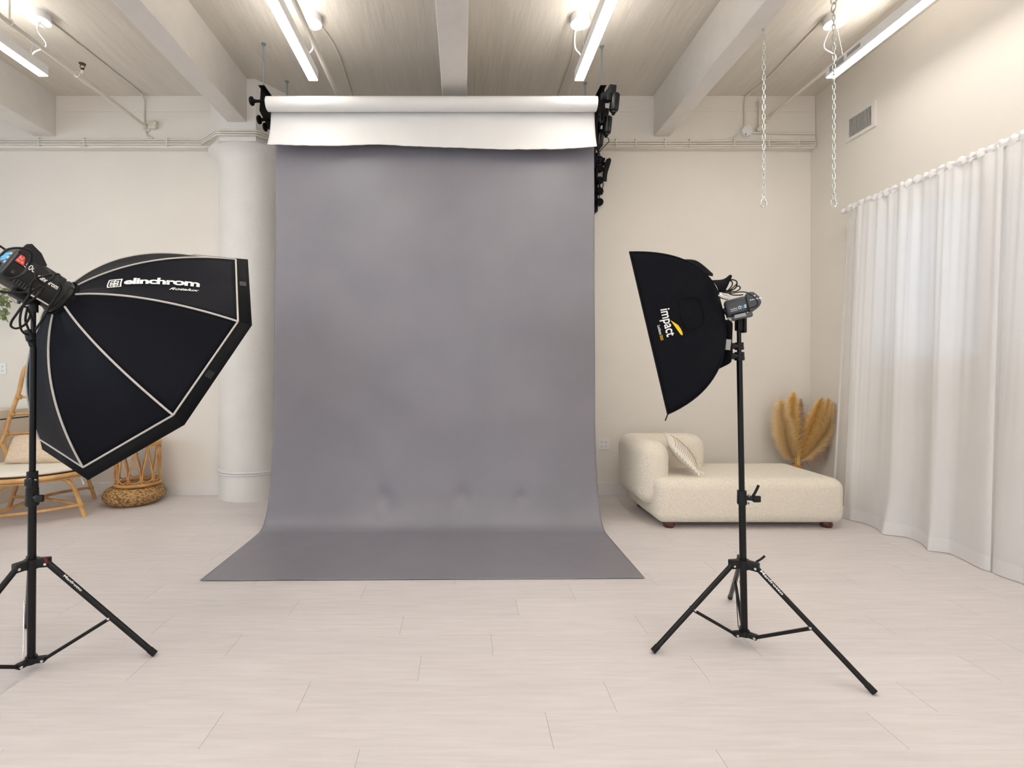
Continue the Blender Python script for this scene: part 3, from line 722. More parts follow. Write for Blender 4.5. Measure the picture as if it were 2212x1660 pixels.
# tasselled cushion leaning in the corner
P00 = V(1.715, 4.10, .635); P10 = V(1.925, 4.10, .425); P01 = V(1.80, 4.42, .70); P11 = V(2.035, 4.44, .455)
cu = thing('tassel_cushion', 'cream cushion with thin brown stripes and tasselled edge on the sofa', 'cushion', (1.9, 4.28, .41))
nrm = (P10-P00).cross(P01-P00).normalized()
if nrm.x < 0: nrm = -nrm
def cush(side):
    def f(u, t):
        p = (P00*(1-u)+P10*u)*(1-t)+(P01*(1-u)+P11*u)*t
        h = (max(0, 1-(2*u-1)**2)*max(0, 1-(2*t-1)**2))**.45*.062
        return p+nrm*(h*side+.035)
    return f
b = MB(); b.grid(cush(1), 26, 26); b.grid(cush(-1), 26, 26); bmesh.ops.remove_doubles(b.bm, verts=b.bm.verts, dist=.0005)
b.build('cover', M['linen'], cu, angle=180)
M['stripe'] = mat('thin_brown_stripe', (.36, .27, .17), .8)
for i in range(14):
    u = .08+i*.065
    b = MB(); b.tube([cush(1)(u, t/25)+nrm*.0015 for t in range(1, 25)], .0022, n=5); b.build('stripe', M['stripe'], cu)
for i in range(9):
    u = (i+.5)/9; p = cush(1)(u, 0)
    b = MB(); b.tube([p, p+V(.008, -.018, -.01), p+V(.012, -.03, -.035)], lambda t: .010*(1-.4*abs(t-.5)), n=7, smooth=4); b.build('tassel', M['linen'], cu)
for i in range(9):
    u = (i+.5)/9; p = cush(1)(0, u)
    b = MB(); b.tube([p, p+V(-.012, -.005, .012), p+V(-.025, -.006, .012)], .006, n=7, smooth=4); b.build('tassel', M['linen'], cu)
for c_ in (P10, P11):
    p = c_+nrm*.03
    b = MB(); b.tube([p, p+V(.03, -.01, .0), p+V(.05, -.015, -.012)], .008, n=7, smooth=4); b.build('tassel', M['linen'], cu)

# ================================================================== PAMPAS
pp = thing('pampas_bundle', 'tied bundle of golden dried pampas grass standing in the corner behind the sofa', 'pampas grass', (3.33, 4.90, 0))
base = V(3.33, 4.90, .36)
def plume(tip, m, wid, n, droop=0, curve=V(0, 0, 0)):
    b = MB(); tip = Vector(tip); bm = b.bm; wid *= 1.3; n = int(n*1.35)
    def axis(t):
        return base+(tip-base)*t+curve*math.sin(PI*t)
    for i in range(n):
        t = random.uniform(.03, .97); c = axis(t); d = (axis(min(1, t+.05))-axis(t-.05)).normalized()
        a = random.uniform(0, 2*PI); u = d.orthogonal().normalized(); v = d.cross(u)
        w_ = wid*(.35+.9*math.sin(PI*min(1, .15+t*.85))**.8)*(1 if t < .85 else (1-t)/.15*.7+.3)
        out = (math.cos(a)*u+math.sin(a)*v)
        L_ = random.uniform(.07, .13)*(.5+w_*6)
        p1 = c+out*.003; p2 = c+out*w_*.40*random.uniform(.2, 1)+d*L_*.5; p3 = p2+out*w_*.55*random.uniform(.2, 1.4)+d*L_*.42+V(random.uniform(-.012, .012), random.uniform(-.012, .012), -.010-droop*random.random())
        for q in (p1, p2, p3):
            q.x = min(q.x, XR-.03); q.y = min(q.y, YW-.015)
        sd = d.cross(out).normalized()*.0011
        sd2 = (d*.6+out).cross(V(0, 1, 0)).normalized()*.0012
        v1 = [bm.verts.new(p) for p in (p1-sd2, p1+sd2, p2+sd2, p2-sd2, p3)]
        bm.faces.new(v1[:4]); bm.faces.new((v1[3], v1[2], v1[4]))
    return b.build('plume', m, pp, smooth=False)
def tipat(x, y, d): return at(x, y, d)
plume(tipat(1688, 868, 4.86), M['pam2'], .075, 4200, curve=V(-.05, 0, -.02))
plume(tipat(1700, 905, 4.84), M['pam2'], .070, 3000, curve=V(-.05, 0, -.03))
plume(tipat(1714, 852, 4.9), M['pam1'], .065, 3200, curve=V(-.03, 0, 0))
plume(tipat(1730, 866, 4.92), M['pam3'], .045, 1600, curve=V(.01, 0, 0))
plume(tipat(1740, 905, 4.9), M['pam1'], .035, 900)
plume(tipat(1774, 864, 4.88), M['pam1'], .060, 3200, curve=V(.0, 0, 0))
plume(tipat(1800, 866, 4.80), M['pam1'], .062, 3000, curve=V(.04, 0, 0))
plume(tipat(1812, 874, 4.74), M['pam2'], .072, 3800, curve=V(.05, 0, -.02))
plume(tipat(1818, 905, 4.80), M['pam3'], .070, 2200, droop=.06, curve=V(.04, 0, -.05))
plume(tipat(1800, 950, 4.86), M['pam3'], .055, 900, droop=.08, curve=V(.03, 0, .0))
b = MB()
for i in range(26):
    a = random.uniform(0, 2*PI); r = .035*math.sqrt(random.random())
    b.tube([V(base.x+r*math.cos(a)*1.3, base.y+r*math.sin(a), 0), V(base.x+r*.7*math.cos(a), base.y+r*.7*math.sin(a), .33), V(base.x+r*1.2*math.cos(a), base.y+r*1.2*math.sin(a), .5)], .004, n=5, smooth=3)
b.build('stalks', M['pam1'], pp)
b = MB(); b.lathe((base.x, base.y, .335), [(.042, -.025), (.048, 0), (.046, .02)], n=24); b.build('tie_band', M['rattan'], pp)

# ================================================================== RATTAN STOOL ON POUF
po = thing('seagrass_pouf', 'round woven seagrass pouf on the floor under the rattan stool', 'pouf', (-3.20, 4.795, 0))
b = MB()
pf = [(.10, .0), (.17, .003), (.215, .02), (.25, .055), (.262, .09), (.25, .13), (.215, .16), (.16, .175), (.0, .178)]
pf = [(a.x, a.z) for a in crom([V(r, 0, z) for r, z in pf], 6)]
b.lathe((-3.20, 4.795, 0), [(r*(1+.012*math.sin(i*2.3)), z) for i, (r, z) in enumerate(pf)], n=80)
b.build('woven_body', M['seagrass'], po, angle=180)
st = thing('rattan_stool', 'round rattan stool with looped cane sides standing on the seagrass pouf', 'stool', (-3.17, 4.80, .178))
sc = V(-3.17, 4.80, 0); r0 = .185; zb, zt = .195, .575
b = MB(); b.tube([sc+V(r0*math.cos(a), r0*math.sin(a), zb) for a in [2*PI*k/48 for k in range(48)]], .0165, n=10, closed=True); b.build('base_ring', M['rattan'], st)
b = MB(); b.tube([sc+V(r0*math.cos(a), r0*math.sin(a), zt) for a in [2*PI*k/48 for k in range(48)]], .012, n=10, closed=True); b.build('top_ring', M['rattan'], st)
b = MB(); b.lathe(sc+V(0, 0, zt), [(0, .035), (.12, .037), (.18, .032), (.20, .018), (.195, .004), (.16, 0), (0, 0)], n=48); b.build('seat_top', M['bind'], st)
NL = 11
def tear(a0, inv):
    pit = 2*PI/NL; P = []; n = 16
    side = []
    for q in range(n+1):
        t = (q/n)**1.5; w_ = pit*(.265+.215*math.cos(PI*min(1, t*1.05)))
        if t < .13: w_ *= math.sqrt(max(0, 1-(1-t/.13)**2))
        side.append((w_, t))
    for w_, t in side: P.append((w_, t))
    for w_, t in side[::-1][:-1]: P.append((-w_, t))
    out = []
    for w_, t in P:
        tt = 1-t if inv else t
        out.append(sc+V((r0+(.004 if inv else -.002))*math.cos(a0+w_), (r0+(.004 if inv else -.002))*math.sin(a0+w_), zb+.026+(zt-zb-.038)*tt))
    return out
for k in range(NL):
    b = MB(); b.tube(tear(2*PI*k/NL, False), .0058, n=8, closed=True, smooth=2); b.build('cane_loop', M['rattan'], st)
    b = MB(); b.tube(tear(2*PI*(k+.5)/NL, True), .0058, n=8, closed=True, smooth=2); b.build('cane_loop', M['rattan'], st)
for k in range(NL):
    a0 = 2*PI*(k+.5)/NL
    b = MB(); b.ball(sc+V((r0)*math.cos(a0), (r0)*math.sin(a0), zb+.072), .010, sc=(1, 1, 1.3), seg=10); b.build('cane_binding', M['bind'], st)

# ================================================================== RATTAN CHAIR
ch = thing('rattan_chair', 'tall-backed rattan lounge chair with pole frame at the left edge', 'chair', (-3.8, 4.45, 0))
FR = at(183, 1113, 4.334); FR.z = 0; FL = V(-3.86, 3.93, 0); RR = V(-3.69, 4.93, 0); RL = V(-4.23, 4.58, 0)
def leg(P, name='leg', r=.017): b = MB(); b.tube(P, r, n=12, smooth=8); return b.build(name, M['bamboo'], ch)
mid = (FR+FL+RR+RL)/4
up = V(0, 0, 1)
SZ = .40
# front hoop: right foot up and over to the left foot
def lp(p, q, t): return p*(1-t)+q*t
leg([FR, lp(FR, FL, .06)+up*.15, lp(FR, FL, .13)+up*.29, lp(FR, FL, .24)+up*.355, lp(FR, FL, .5)+up*.37, lp(FR, FL, .76)+up*.355, lp(FR, FL, .87)+up*.29, lp(FR, FL, .94)+up*.15, FL], 'front_leg_hoop')
leg([RR, lp(RR, RL, .06)+up*.15, lp(RR, RL, .13)+up*.29, lp(RR, RL, .24)+up*.35, lp(RR, RL, .5)+up*.36, lp(RR, RL, .76)+up*.35, lp(RR, RL, .87)+up*.29, lp(RR, RL, .94)+up*.15, RL], 'rear_leg_hoop')
leg([lp(FR, FL, .04)+up*.11, lp(FR, FL, .5)+up*.10, lp(FR, FL, .96)+up*.11], 'stretcher', .014)
leg([lp(FR, FL, .05)+up*.11+V(0, .01, .0), mid+up*.13+V(0, 0, 0), lp(RR, RL, .96)+up*.11], 'stretcher', .013)
leg([lp(FR, FL, .95)+up*.11, mid+up*.155, lp(RR, RL, .05)+up*.12], 'stretcher', .013)
leg([lp(FR, RR, .1)+up*.34, lp(FR, RR, .5)+up*.36, lp(FR, RR, .9)+up*.34], 'side_rail', .014)
leg([lp(FL, RL, .1)+up*.34, lp(FL, RL, .5)+up*.36, lp(FL, RL, .9)+up*.34], 'side_rail', .014)
for p in (lp(FR, FL, .04)+up*.115, lp(RR, RL, .05)+up*.115, mid+up*.143):
    b = MB(); b.lathe(p, [(.017, -.016), (.023, -.010), (.023, .010), (.017, .016)], n=16); b.build('cane_binding', M['bind'], ch)
# seat: an oval pole ring with woven web
e1 = (FR-FL).normalized(); e2 = V(-e1.y, e1.x, 0)
sc2 = lp(FR, FL, .5)+e2*.30
def oval(a, ra, rb, z): return sc2+e1*(ra*math.cos(a))+e2*(rb*math.sin(a))+up*z
def rise(a): return .018*max(0, math.sin(a))
b = MB(); b.tube([oval(a, .44, .40, SZ-.008+rise(a)) for a in [2*PI*k/60 for k in range(60)]], .019, n=12, closed=True); b.build('seat_ring', M['bamboo'], ch)
b = MB(); b.tube([oval(a, .42, .38, SZ-.038+rise(a)) for a in [2*PI*k/60 for k in range(60)]], .012, n=10, closed=True); b.build('seat_ring', M['bamboo'], ch)
b = MB(); b.grid(lambda u, t: oval(2*PI*u, .42*t, .38*t, SZ-.01), 40, 6, closed_u=True); b.build('seat_web', M['bind'], ch)
# backrest: two leaning poles joined over the top, rungs and rods
def bk(x, y, d): return at(x, y, d)
Lb = [bk(-40, 1000, 4.46), bk(2, 957, 4.62), bk(20, 905, 4.72), bk(40, 850, 4.80), bk(48, 815, 4.84), bk(54, 797, 4.87), bk(66, 786, 4.89)]
top = [bk(95, 778, 4.92), bk(130, 778, 4.95), bk(160, 788, 4.98)]
Rb = [bk(178, 815, 4.99), bk(190, 860, 4.98), bk(205, 920, 4.96), bk(222, 985, 4.90), bk(232, 1003, 4.80)]
b = MB(); b.tube(Lb+top+Rb, .0185, n=12, smooth=8); b.build('back_hoop', M['bamboo'], ch)
for (x0, y0, d0, x1, y1, d1) in ((42, 858, 4.79, 192, 872, 4.98), (27, 895, 4.73, 200, 905, 4.97), (14, 938, 4.67, 212, 945, 4.94)):
    b = MB(); b.tube([bk(x0, y0, d0), bk((x0+x1)/2, (y0+y1)/2-6, (d0+d1)/2+.03), bk(x1, y1, d1)], .0125, n=10, smooth=6); b.build('back_rung', M['bamboo'], ch)
    b = MB(); c = bk(x0, y0, d0); b.lathe(c, [(.018, -.02), (.025, -.012), (.025, .012), (.018, .02)], n=14, rot=Matrix.Rotation(.3, 3, 'Y')); b.build('cane_binding', M['bind'], ch)
for x in (64, 92, 120, 150, 178):
    b = MB(); b.tube([bk(x, 800, 4.90+(x-64)*.0008), bk(x, 960, 4.80+(x-64)*.0012)], .007, n=8); b.build('back_rod', M['bamboo'], ch)
b = MB(); b.tube([bk(22, 990, 4.6), bk(16, 965, 4.64), bk(20, 950, 4.66), bk(27, 944, 4.68), bk(34, 948, 4.69), bk(36, 960, 4.69)], .006, n=8, smooth=6); b.build('cane_scroll', M['rattan'], ch)
b = MB(); b.tube([bk(42, 944, 4.7), bk(52, 939, 4.72), bk(62, 944, 4.73), bk(66, 952, 4.73)], .006, n=8, smooth=6); b.build('cane_scroll', M['rattan'], ch)
b = MB(); b.tube([bk(1, 962, 4.61), bk(9, 968, 4.58), bk(14, 985, 4.54), bk(14, 1005, 4.5)], .018, n=10, smooth=6); b.build('arm_curl', M['bamboo'], ch)
b = MB(); b.ball(bk(232, 1003, 4.79), .028, sc=(1.3, 1, .8)); b.build('arm_knob', M['bind'], ch)
# seat cushion
sp = thing('seat_cushion', 'thin cream seat pad tied onto the rattan chair', 'cushion', oval(0, 0, 0, SZ))
b = MB()
def pad(u, t):
    a = 2*PI*u
    if t < .5: rr = t*2; z = SZ+.012
    else: rr = 1-(t-.5)*2*1.0; z = SZ+.012+.055*(1-rr**6)**.5+.004*noise.noise(V(math.cos(a)*rr*6, math.sin(a)*rr*6, 0))
    if .47 < t < .53: z = SZ+.03
    return oval(a, .425*rr, .385*rr, z+rise(a)*rr)
b.grid(pad, 60, 31, closed_u=True); bmesh.ops.remove_doubles(b.bm, verts=b.bm.verts, dist=.0005)
b.build('pad', M['linen'], sp, angle=180)
b = MB(); b.tube([oval(a, .436, .396, SZ+.033+rise(a)) for a in [2*PI*k/80 for k in range(80)]], .005, n=6, closed=True); b.build('seam_piping', M['linen'], sp)
for s in ((163, 1020, 158, 1040), (170, 1020, 181, 1047)):
    p = at(s[0], s[1], 4.38); q = at(s[2], s[3], 4.36)
    b = MB(); b.box((p+q)/2, (.012, .003, (p-q).length), rot=(p-q).to_track_quat('Z', 'Y').to_matrix()); b.build('tie_ribbon', M['linen'], sp, smooth=False)
# knitted pillow
K00 = at(8, 1003, 4.28); K10 = at(168, 1001, 4.42); K01 = at(30, 946, 4.50); K11 = at(150, 945, 4.66)
kn = (K10-K00).cross(K01-K00).normalized(); kn = -kn if kn.y > 0 else kn
def kp(side):
    def f(u, t):
        ins = .035*(1-abs(2*t-1)**3)*(2*u-1)*0
        p = (K00*(1-u)+K10*u)*(1-t)+(K01*(1-u)+K11*u)*t
        h = (max(0, 1-(2*u-1)**2)*max(0, 1-(2*t-1)**2))**.42*.085
        return p+kn*(h*side)+V(0, 0, .012)
    return f
b = MB(); b.grid(kp(1), 30, 24); b.grid(kp(-1), 30, 24); bmesh.ops.remove_doubles(b.bm, verts=b.bm.verts, dist=.0005)
tag(b.build('knitted_pillow', M['knit'], angle=180), 'oatmeal knitted patchwork pillow on the rattan chair', 'pillow')
# low painted cabinet at the left edge against the wall
cbn = thing('low_cabinet', 'low cream painted cabinet behind the rattan chair, dark line under its top', 'cabinet', (-5.3, 4.5, 0))
b = MB(); b.box((-5.55, 4.475, .405), (2.2, 1.17, .81)); b.build('body', M['cab'], cbn, smooth=False)
b = MB(); b.box((-5.55, 4.475, .816), (2.192, 1.17, .012)); b.build('shadow_gap', M['slot'], cbn, smooth=False)
b = MB(); b.box((-5.55, 4.475, .862), (2.2, 1.18, .08), bev=.002); b.build('top', M['cab'], cbn, smooth=False)

# eucalyptus at the left edge
eu = thing('trailing_plant', 'green leafy eucalyptus sprays at the left edge behind the flash head', 'plant', (-4.6, 4.95, 1.8))
stems = [[(-60, 600), (-30, 620), (0, 640), (22, 660)], [(-60, 610), (-20, 640), (5, 665), (12, 690)], [(-60, 600), (-10, 625), (20, 632), (40, 645)], [(-70, 620), (-40, 650), (-20, 680), (0, 688)], [(-60, 590), (-30, 600), (0, 620), (34, 655)]]
for S in stems:
    P = crom([at(x, y, 4.93+.02*random.random()) for x, y in S], 6)
    b = MB(); b.tube(P, .0025, n=5); b.build('stem', M['stem'], eu)
nleaf = 0
for S in stems:
    P = crom([at(x, y, 4.90+.06*random.random()) for x, y in S], 8)
    for i in range(6, len(P)):
        for s in (-1, 1):
            if nleaf >= 98: break
            c = P[i]+V(random.uniform(-.03, .03), random.uniform(-.06, .02), random.uniform(-.03, .03))
            b = MB(); R = Matrix.Rotation(random.uniform(-1.2, 1.2), 3, 'X') @ Matrix.Rotation(random.uniform(-1.2, 1.2), 3, 'Z') @ Matrix.Rotation(random.uniform(0, 6), 3, 'Y')
            ln = random.uniform(.035, .055)
            def lf(u, t):
                wv_ = math.sin(PI*min(1, t*.95+.04))**.6*.5*ln*.85
                return c+R @ V((2*u-1)*wv_, .006*math.cos((2*u-1)*1.5)+.01*t*t, (t-.5)*ln)
            b.grid(lf, 5, 8); b.build('leaf', M['green'], eu, angle=180); nleaf += 1

# ================================================================== LIGHT STANDS
def stand(o, c, feet, zsp, zbot, tubes, lean, rl, frac, collars, foot_r=.0125):
    # tubes: list of (z0, z1, r)
    def ax(z): return V(c[0]+lean[0]*z, c[1]+lean[1]*z, z)
    for i, (z0, z1, r) in enumerate(tubes):
        b = MB(); b.cyl(ax(z0), ax(z1), r, n=24); b.build('pole_section', M['black'], o)
    sp = []
    b = MB(); b.cyl(ax(zsp-.022), ax(zsp+.018), .028, n=28)
    for f in feet:
        d = (Vector(f)-V(c[0], c[1], 0)); d.z = 0; d.normalize(); sp.append(d)
        q = ax(zsp)+d*.04; a = math.atan2(d.y, d.x)
        b.box(q, (.055, .036, .038), rot=Matrix.Rotation(a, 3, 'Z'), bev=.005)
    col = b.build('spider_collar', M['blackp'], o, angle=40)
    b = MB(); b.cyl(ax(zbot-.012), ax(zbot+.016), .022, n=24)
    for d in sp:
        a = math.atan2(d.y, d.x); b.box(ax(zbot)+d*.03, (.05, .03, .022), rot=Matrix.Rotation(a, 3, 'Z'), bev=.004)
    bot = b.build('lower_bracket', M['blackp'], o, angle=40)
    for d, f in zip(sp, feet):
        top = ax(zsp-.004)+d*.058; ft = Vector(f); dr = (ft-top).normalized()
        b = MB(); b.cyl(top, ft-dr*.03+V(0, 0, foot_r*.6), foot_r, n=20); lg = b.build('leg', M['black'], o)
        b = MB(); b.cyl(ft-dr*.035+V(0, 0, foot_r*.6), ft+V(0, 0, foot_r*.75), foot_r*1.12, n=20); b.build('foot_cap', M['rubber'], lg)
        m = top+(ft-top)*frac
        side = V(-d.y, d.x, 0)
        b = MB(); a1 = ax(zbot)+d*.05; a2 = m-V(0, 0, .006); dd = (a2-a1)
        b.box((a1+a2)/2, (.014, .014, dd.length), rot=dd.to_track_quat('Z', 'X').to_matrix(), bev=.002, seg=1); b.build('brace', M['black'], o, smooth=False)
        b = MB()
        for p in (top, m, ax(zbot)+d*.048):
            b.cyl(p-side*.02, p+side*.02, .0055, n=12)
        b.build('rivet', M['chrome'], o)
    return ax
# ---- left stand
L1 = thing('light_stand', 'black light stand at the left edge, holding the octagonal softbox', 'light stand', (-1.866, 2.125, 0))
feetL = [(-1.3986, 2.2335, 0), (-2.195, 2.477, 0), (-2.012, 1.666, 0)]
axL = stand(L1, (-1.866, 2.125), feetL, .466, .045, [(.035, .80, .0150), (.80, 1.40, .0118), (1.40, 1.63, .0095)], (.006, 0), .0, .57, None)
def collar(o, c, z0, z1, r, knob, hm):
    b = MB(); b.cyl(c(z0), c(z1), r, n=28); b.cyl(c(z0+.004), c(z1-.02), r*1.08, r*1.02, n=28)
    k = b.build('clamp_collar', M['blackp'], o)
    p = c((z0+z1)/2); d = Vector(knob).normalized()
    b = MB(); b.cyl(p, p+d*.045, .011, n=16); b.box(p+d*.06, (.035, .014, .030), bev=.004); b.build('clamp_knob', hm, k)
collar(L1, axL, .79, .862, .020, (.5, -.8, 0), M['blackp'])
b = MB(); q = axL(.828)+V(.012, -.024, 0); b.ball(q, .010); b.tube([q+V(-.012, -.006, -.006), q, q+V(.03, -.004, .004)], .0042, n=8, smooth=3); b.build('wing_nut', M['chrome'], L1)
collar(L1, axL, .715, .79, .023, (.9, -.45, 0), M['blackp'])
b = MB(); b.box(axL(.475)+V(.066, -.005, .004), (.012, .012, .030), rot=Matrix.Rotation(-.4, 3, 'Y'), bev=.005); b.build('release_lever', M['knobred'], L1)
b = MB(); b.cyl(V(-1.878, 2.10, .064), V(-2.008, 2.25, .236), .0022, n=8); b.build('thin_rod', M['chrome'], L1)
# word along the right leg
def place_text(b, o, name, m, org, ex, ey, off=V(0, 0, 0), lab=None):
    ex = Vector(ex); ey = Vector(ey); mb = MB()
    for v in b.verts: v.co = Vector(org)+ex*v.co.x+ey*v.co.y+off
    mb._merge(b); return mb.build(name, m, o, smooth=False, label=lab)
def word_on_leg(o, ax, zsp, f, c, body, t0, t1, h, r, lean=None):
    d = Vector(f)-V(c[0], c[1], 0); d.z = 0; d.normalize(); top = ax(zsp-.004)+d*.058; ft = Vector(f); dr = (ft-top).normalized()
    a = top+(ft-top)*t0; e = top+(ft-top)*t1
    view = (V(0, 0, EYE)-a).normalized(); n = view-dr*view.dot(dr); n.normalize(); n = (n+V(0, 0, 1)*.8); n -= dr*n.dot(dr); n.normalize()
    upv = n.cross(dr).normalized()
    t = text_bm(body, bold=.02); fit_bm(t, 0, (e-a).length, -h/2, h/2)
    return place_text(t, o, 'lettering', M['print'], a, dr, upv, n*(r+.0012))
word_on_leg(L1, axL, .466, feetL[0], (-1.866, 2.125), 'Manfrotto', .14, .30, .010, .0125)

# ---- octagonal softbox
C = V(-1.6525, 2.5246, 1.4202); N = V(.3814, .774, -.5055).normalized(); R_ = .6487; LL = .3936; Bc = C-N*LL
ring = [V(-1.2066, 2.6078, 1.884), V(-1.0536, 2.299, 1.5266), V(-1.2514, 2.1224, 1.1068), V(-1.6841, 2.1814, .8707), V(-2.0983, 2.4414, .9564), V(-2.2513, 2.7502, 1.3138), V(-2.0535, 2.9268, 1.7336), V(-1.6208, 2.8679, 1.9697)]
dirs = [(v-C).normalized() for v in ring]
T0 = .115
def ribp(k, t, add=0):
    a0, r0_, ac, rc = -.0214, .0026, .0314, .3697
    a = (1-t)**2*a0+2*t*(1-t)*ac+t*t*LL; r = (1-t)**2*r0_+2*t*(1-t)*rc+t*t*R_
    return Bc+N*a+dirs[k]*(r+add)
def panel(k, t, s, off=0):
    k2 = (k+1) % 8; p = ribp(k, t)*(1-s)+ribp(k2, t)*s
    cc = Bc+N*((p-Bc).dot(N)); rad = (p-cc)
    sagv = .028*math.sin(PI*s)*math.sin(PI*min(1, t*1.02))
    rn = rad.normalized()
    wr = .0035*noise.noise(V(p.x*9, p.y*9, p.z*9))+.003*math.sin(s*18+t*3+k)*math.exp(-((t-.15)/.2)**2)*math.sin(PI*s)
    return p-rn*(sagv-wr*math.sin(PI*s))+(rn*.6-N*.8).normalized()*off
ob = thing('octagonal_softbox', 'large black octagonal softbox with pale piping on the left stand, facing away', 'softbox', C)
for k in range(8):
    b = MB(); b.grid(lambda u, t: panel(k, T0+(1-T0)*t, u), 15, 30); b.build('fabric_panel', M['fab'], ob, angle=180, solid=.002)
for k in range(8):
    b = MB(); b.tube([ribp(k, T0+(1-T0)*t/30, .003) for t in range(31)], .0046, n=8); b.build('seam_piping', M['pipe'], ob)
E_, G_ = .045, .045
lipv = [ring[k]+N*E_+dirs[k]*G_ for k in range(8)]
lipw = [lipv[k]+N*.045-dirs[k]*.0 for k in range(8)]
for k in range(8):
    k2 = (k+1) % 8
    b = MB(); b.grid(lambda u, t: (ring[k]*(1-u)+ring[k2]*u)*(1-t)+(lipv[k]*(1-u)+lipv[k2]*u)*t, 2, 2); b.build('rim_band', M['lip'], ob, solid=.004)
b = MB()
for k in range(8): b.tube([ring[k]+dirs[k]*.002, ring[(k+1) % 8]+dirs[(k+1) % 8]*.002], .0046, n=8)
b.build('rim_piping', M['pipe'], ob)
b = MB(); b._add([ring[k]+N*.01-dirs[k]*.01 for k in range(8)], [tuple(range(8))]); b.build('front_diffuser', M['linen'], ob, smooth=False, solid=.001)
# small dark patches on the rim
for (k, s) in ((0, .42), (1, .55)):
    p = (ring[k]*(1-s)+ring[k+1]*s)*.5+(lipv[k]*(1-s)+lipv[k+1]*s)*.5
    e = (ring[k+1]-ring[k]).normalized(); nn = e.cross(lipv[k]-ring[k]).normalized()
    if nn.dot(V(0, 0, EYE)-p) < 0: nn = -nn
    b = MB(); b.box(p+nn*.004, (.035, .03, .002), rot=Matrix((e, nn.cross(e), nn)).transposed()); b.build('hook_and_loop_patch', M['blackp'], ob, smooth=False)
# printed wordmark on panel 0 : (t,s) corners taken along the panel
def warp(b, c00, c10, c11, c01, name, m):
    # bm in 0..1 box; c = (t,s) for bottom-left, bottom-right, top-right, top-left
    mb = MB()
    bmesh.ops.triangulate(b, faces=b.faces[:])
    bmesh.ops.subdivide_edges(b, edges=[e for e in b.edges if e.calc_length() > .06], cuts=2, use_grid_fill=False)
    for v in b.verts:
        x, y = v.co.x, v.co.y
        t = (c00[0]*(1-x)+c10[0]*x)*(1-y)+(c01[0]*(1-x)+c11[0]*x)*y
        s = (c00[1]*(1-x)+c10[1]*x)*(1-y)+(c01[1]*(1-x)+c11[1]*x)*y
        v.co = panel(0, t, s, .0045)
    mb._merge(b); return mb.build(name, m, ob, smooth=False)
t = text_bm('elinchrom', bold=.035, sx=1.5, space=.92); fit_bm(t, 0, 1, 0, 1)
warp(t, (.432, .57), (.822, .57), (.825, .45), (.430, .37), 'lettering', M['print'])
t = text_bm('Rotalux', bold=.02, sx=1.3, shear=.35); fit_bm(t, 0, 1, 0, 1)
warp(t, (.67, .69), (.818, .66), (.822, .615), (.678, .63), 'lettering', M['print'])
b = MB()
def bar(x0, x1, y0, y1): b._add([V(x0, y0, 0), V(x1, y0, 0), V(x1, y1, 0), V(x0, y1, 0)], [(0, 1, 2, 3)])
w_ = .10
bar(0, 1, 0, w_); bar(0, 1, 1-w_, 1); bar(0, w_, w_, 1-w_); bar(1-w_, 1, w_, 1-w_)
bar(.46, .54, .1, .9)
for (y0, y1) in ((.2, .29), (.40, .49), (.52, .60), (.72, .80)):
    bar(.2, .46, y0, y1); bar(.54, .8, y0, y1)
bar(.2, .28, .2, .45); bar(.2, .28, .55, .8); bar(.72, .8, .2, .45); bar(.72, .8, .55, .8)
warp(b.bm, (.332, .695), (.418, .65), (.418, .365), (.335, .34), 'emblem', M['print'])

# ---- flash head on the left stand
U_ = N.cross(V(0, 0, 1)).normalized(); W2 = U_.cross(N).normalized()   # U_: side facing the camera, W2: upward
Rm = Matrix((U_, W2, N)).transposed()   # local x side, y up, z forward
def LP(x, y, z): return Bc+U_*x+W2*y+N*z
fh = thing('flash_head', 'black studio flash head with blue screen behind the octagonal softbox', 'flash head', LP(0, 0, -.15))
def secbox(name, m, o, z0, z1, sx0, sy0, sx1, sy1, pw=4.5, yo0=0, yo1=0, nz=2, n=40):
    b = MB()
    def f(u, t):
        a = 2*PI*u; sx_ = sx0+(sx1-sx0)*t; sy_ = sy0+(sy1-sy0)*t
        c = math.cos(a); s = math.sin(a)
        return LP(sx_*abs(c)**(2/pw)*(1 if c > 0 else -1), sy_*abs(s)**(2/pw)*(1 if s > 0 else -1)+yo0+(yo1-yo0)*t, z0+(z1-z0)*t)
    b.grid(f, n, nz, closed_u=True)
    for t in (0, 1): b._add([f(k/n, t) for k in range(n)], [tuple(range(n))])
    return b.build(name, m, o, angle=40)
bd = secbox('body', M['blackp'], fh, -.245, -.055, .066, .070, .070, .072)
secbox('front_barrel', M['blackp'], fh, -.055, -.03, .074, .074, .076, .076, pw=2)
secbox('front_barrel', M['black'], fh, -.03, .005, .080, .080, .084, .084, pw=2)
rg = secbox('speed_ring', M['black'], fh, .002, .02, .090, .090, .092, .092, pw=2)
rp = secbox('rear_housing', M['panel'], fh, -.252, -.24, .062, .068, .066, .071)
b = MB(); b.box(LP(0, -.002, -.2535), (.114, .122, .004), rot=Rm, bev=.0015, seg=1); pnl = b.build('control_panel', M['panel'], fh, smooth=False)
b = MB(); b.box(LP(.004, .026, -.2565), (.050, .040, .002), rot=Rm); b.build('screen', M['screen'], pnl, smooth=False)
for (x, y) in ((-.036, .032), (-.036, .012), (.044, .034), (.044, .014), (.044, -.008), (-.036, -.010)):
    b = MB(); b.cyl(LP(x, y, -.255), LP(x, y, -.259), .0065, n=16); b.build('button', M['button'], pnl)
b = MB(); b.cyl(LP(.008, -.024, -.254), LP(.008, -.024, -.279), .017, .014, n=24); b.build('dial_knob', M['rubber'], pnl)
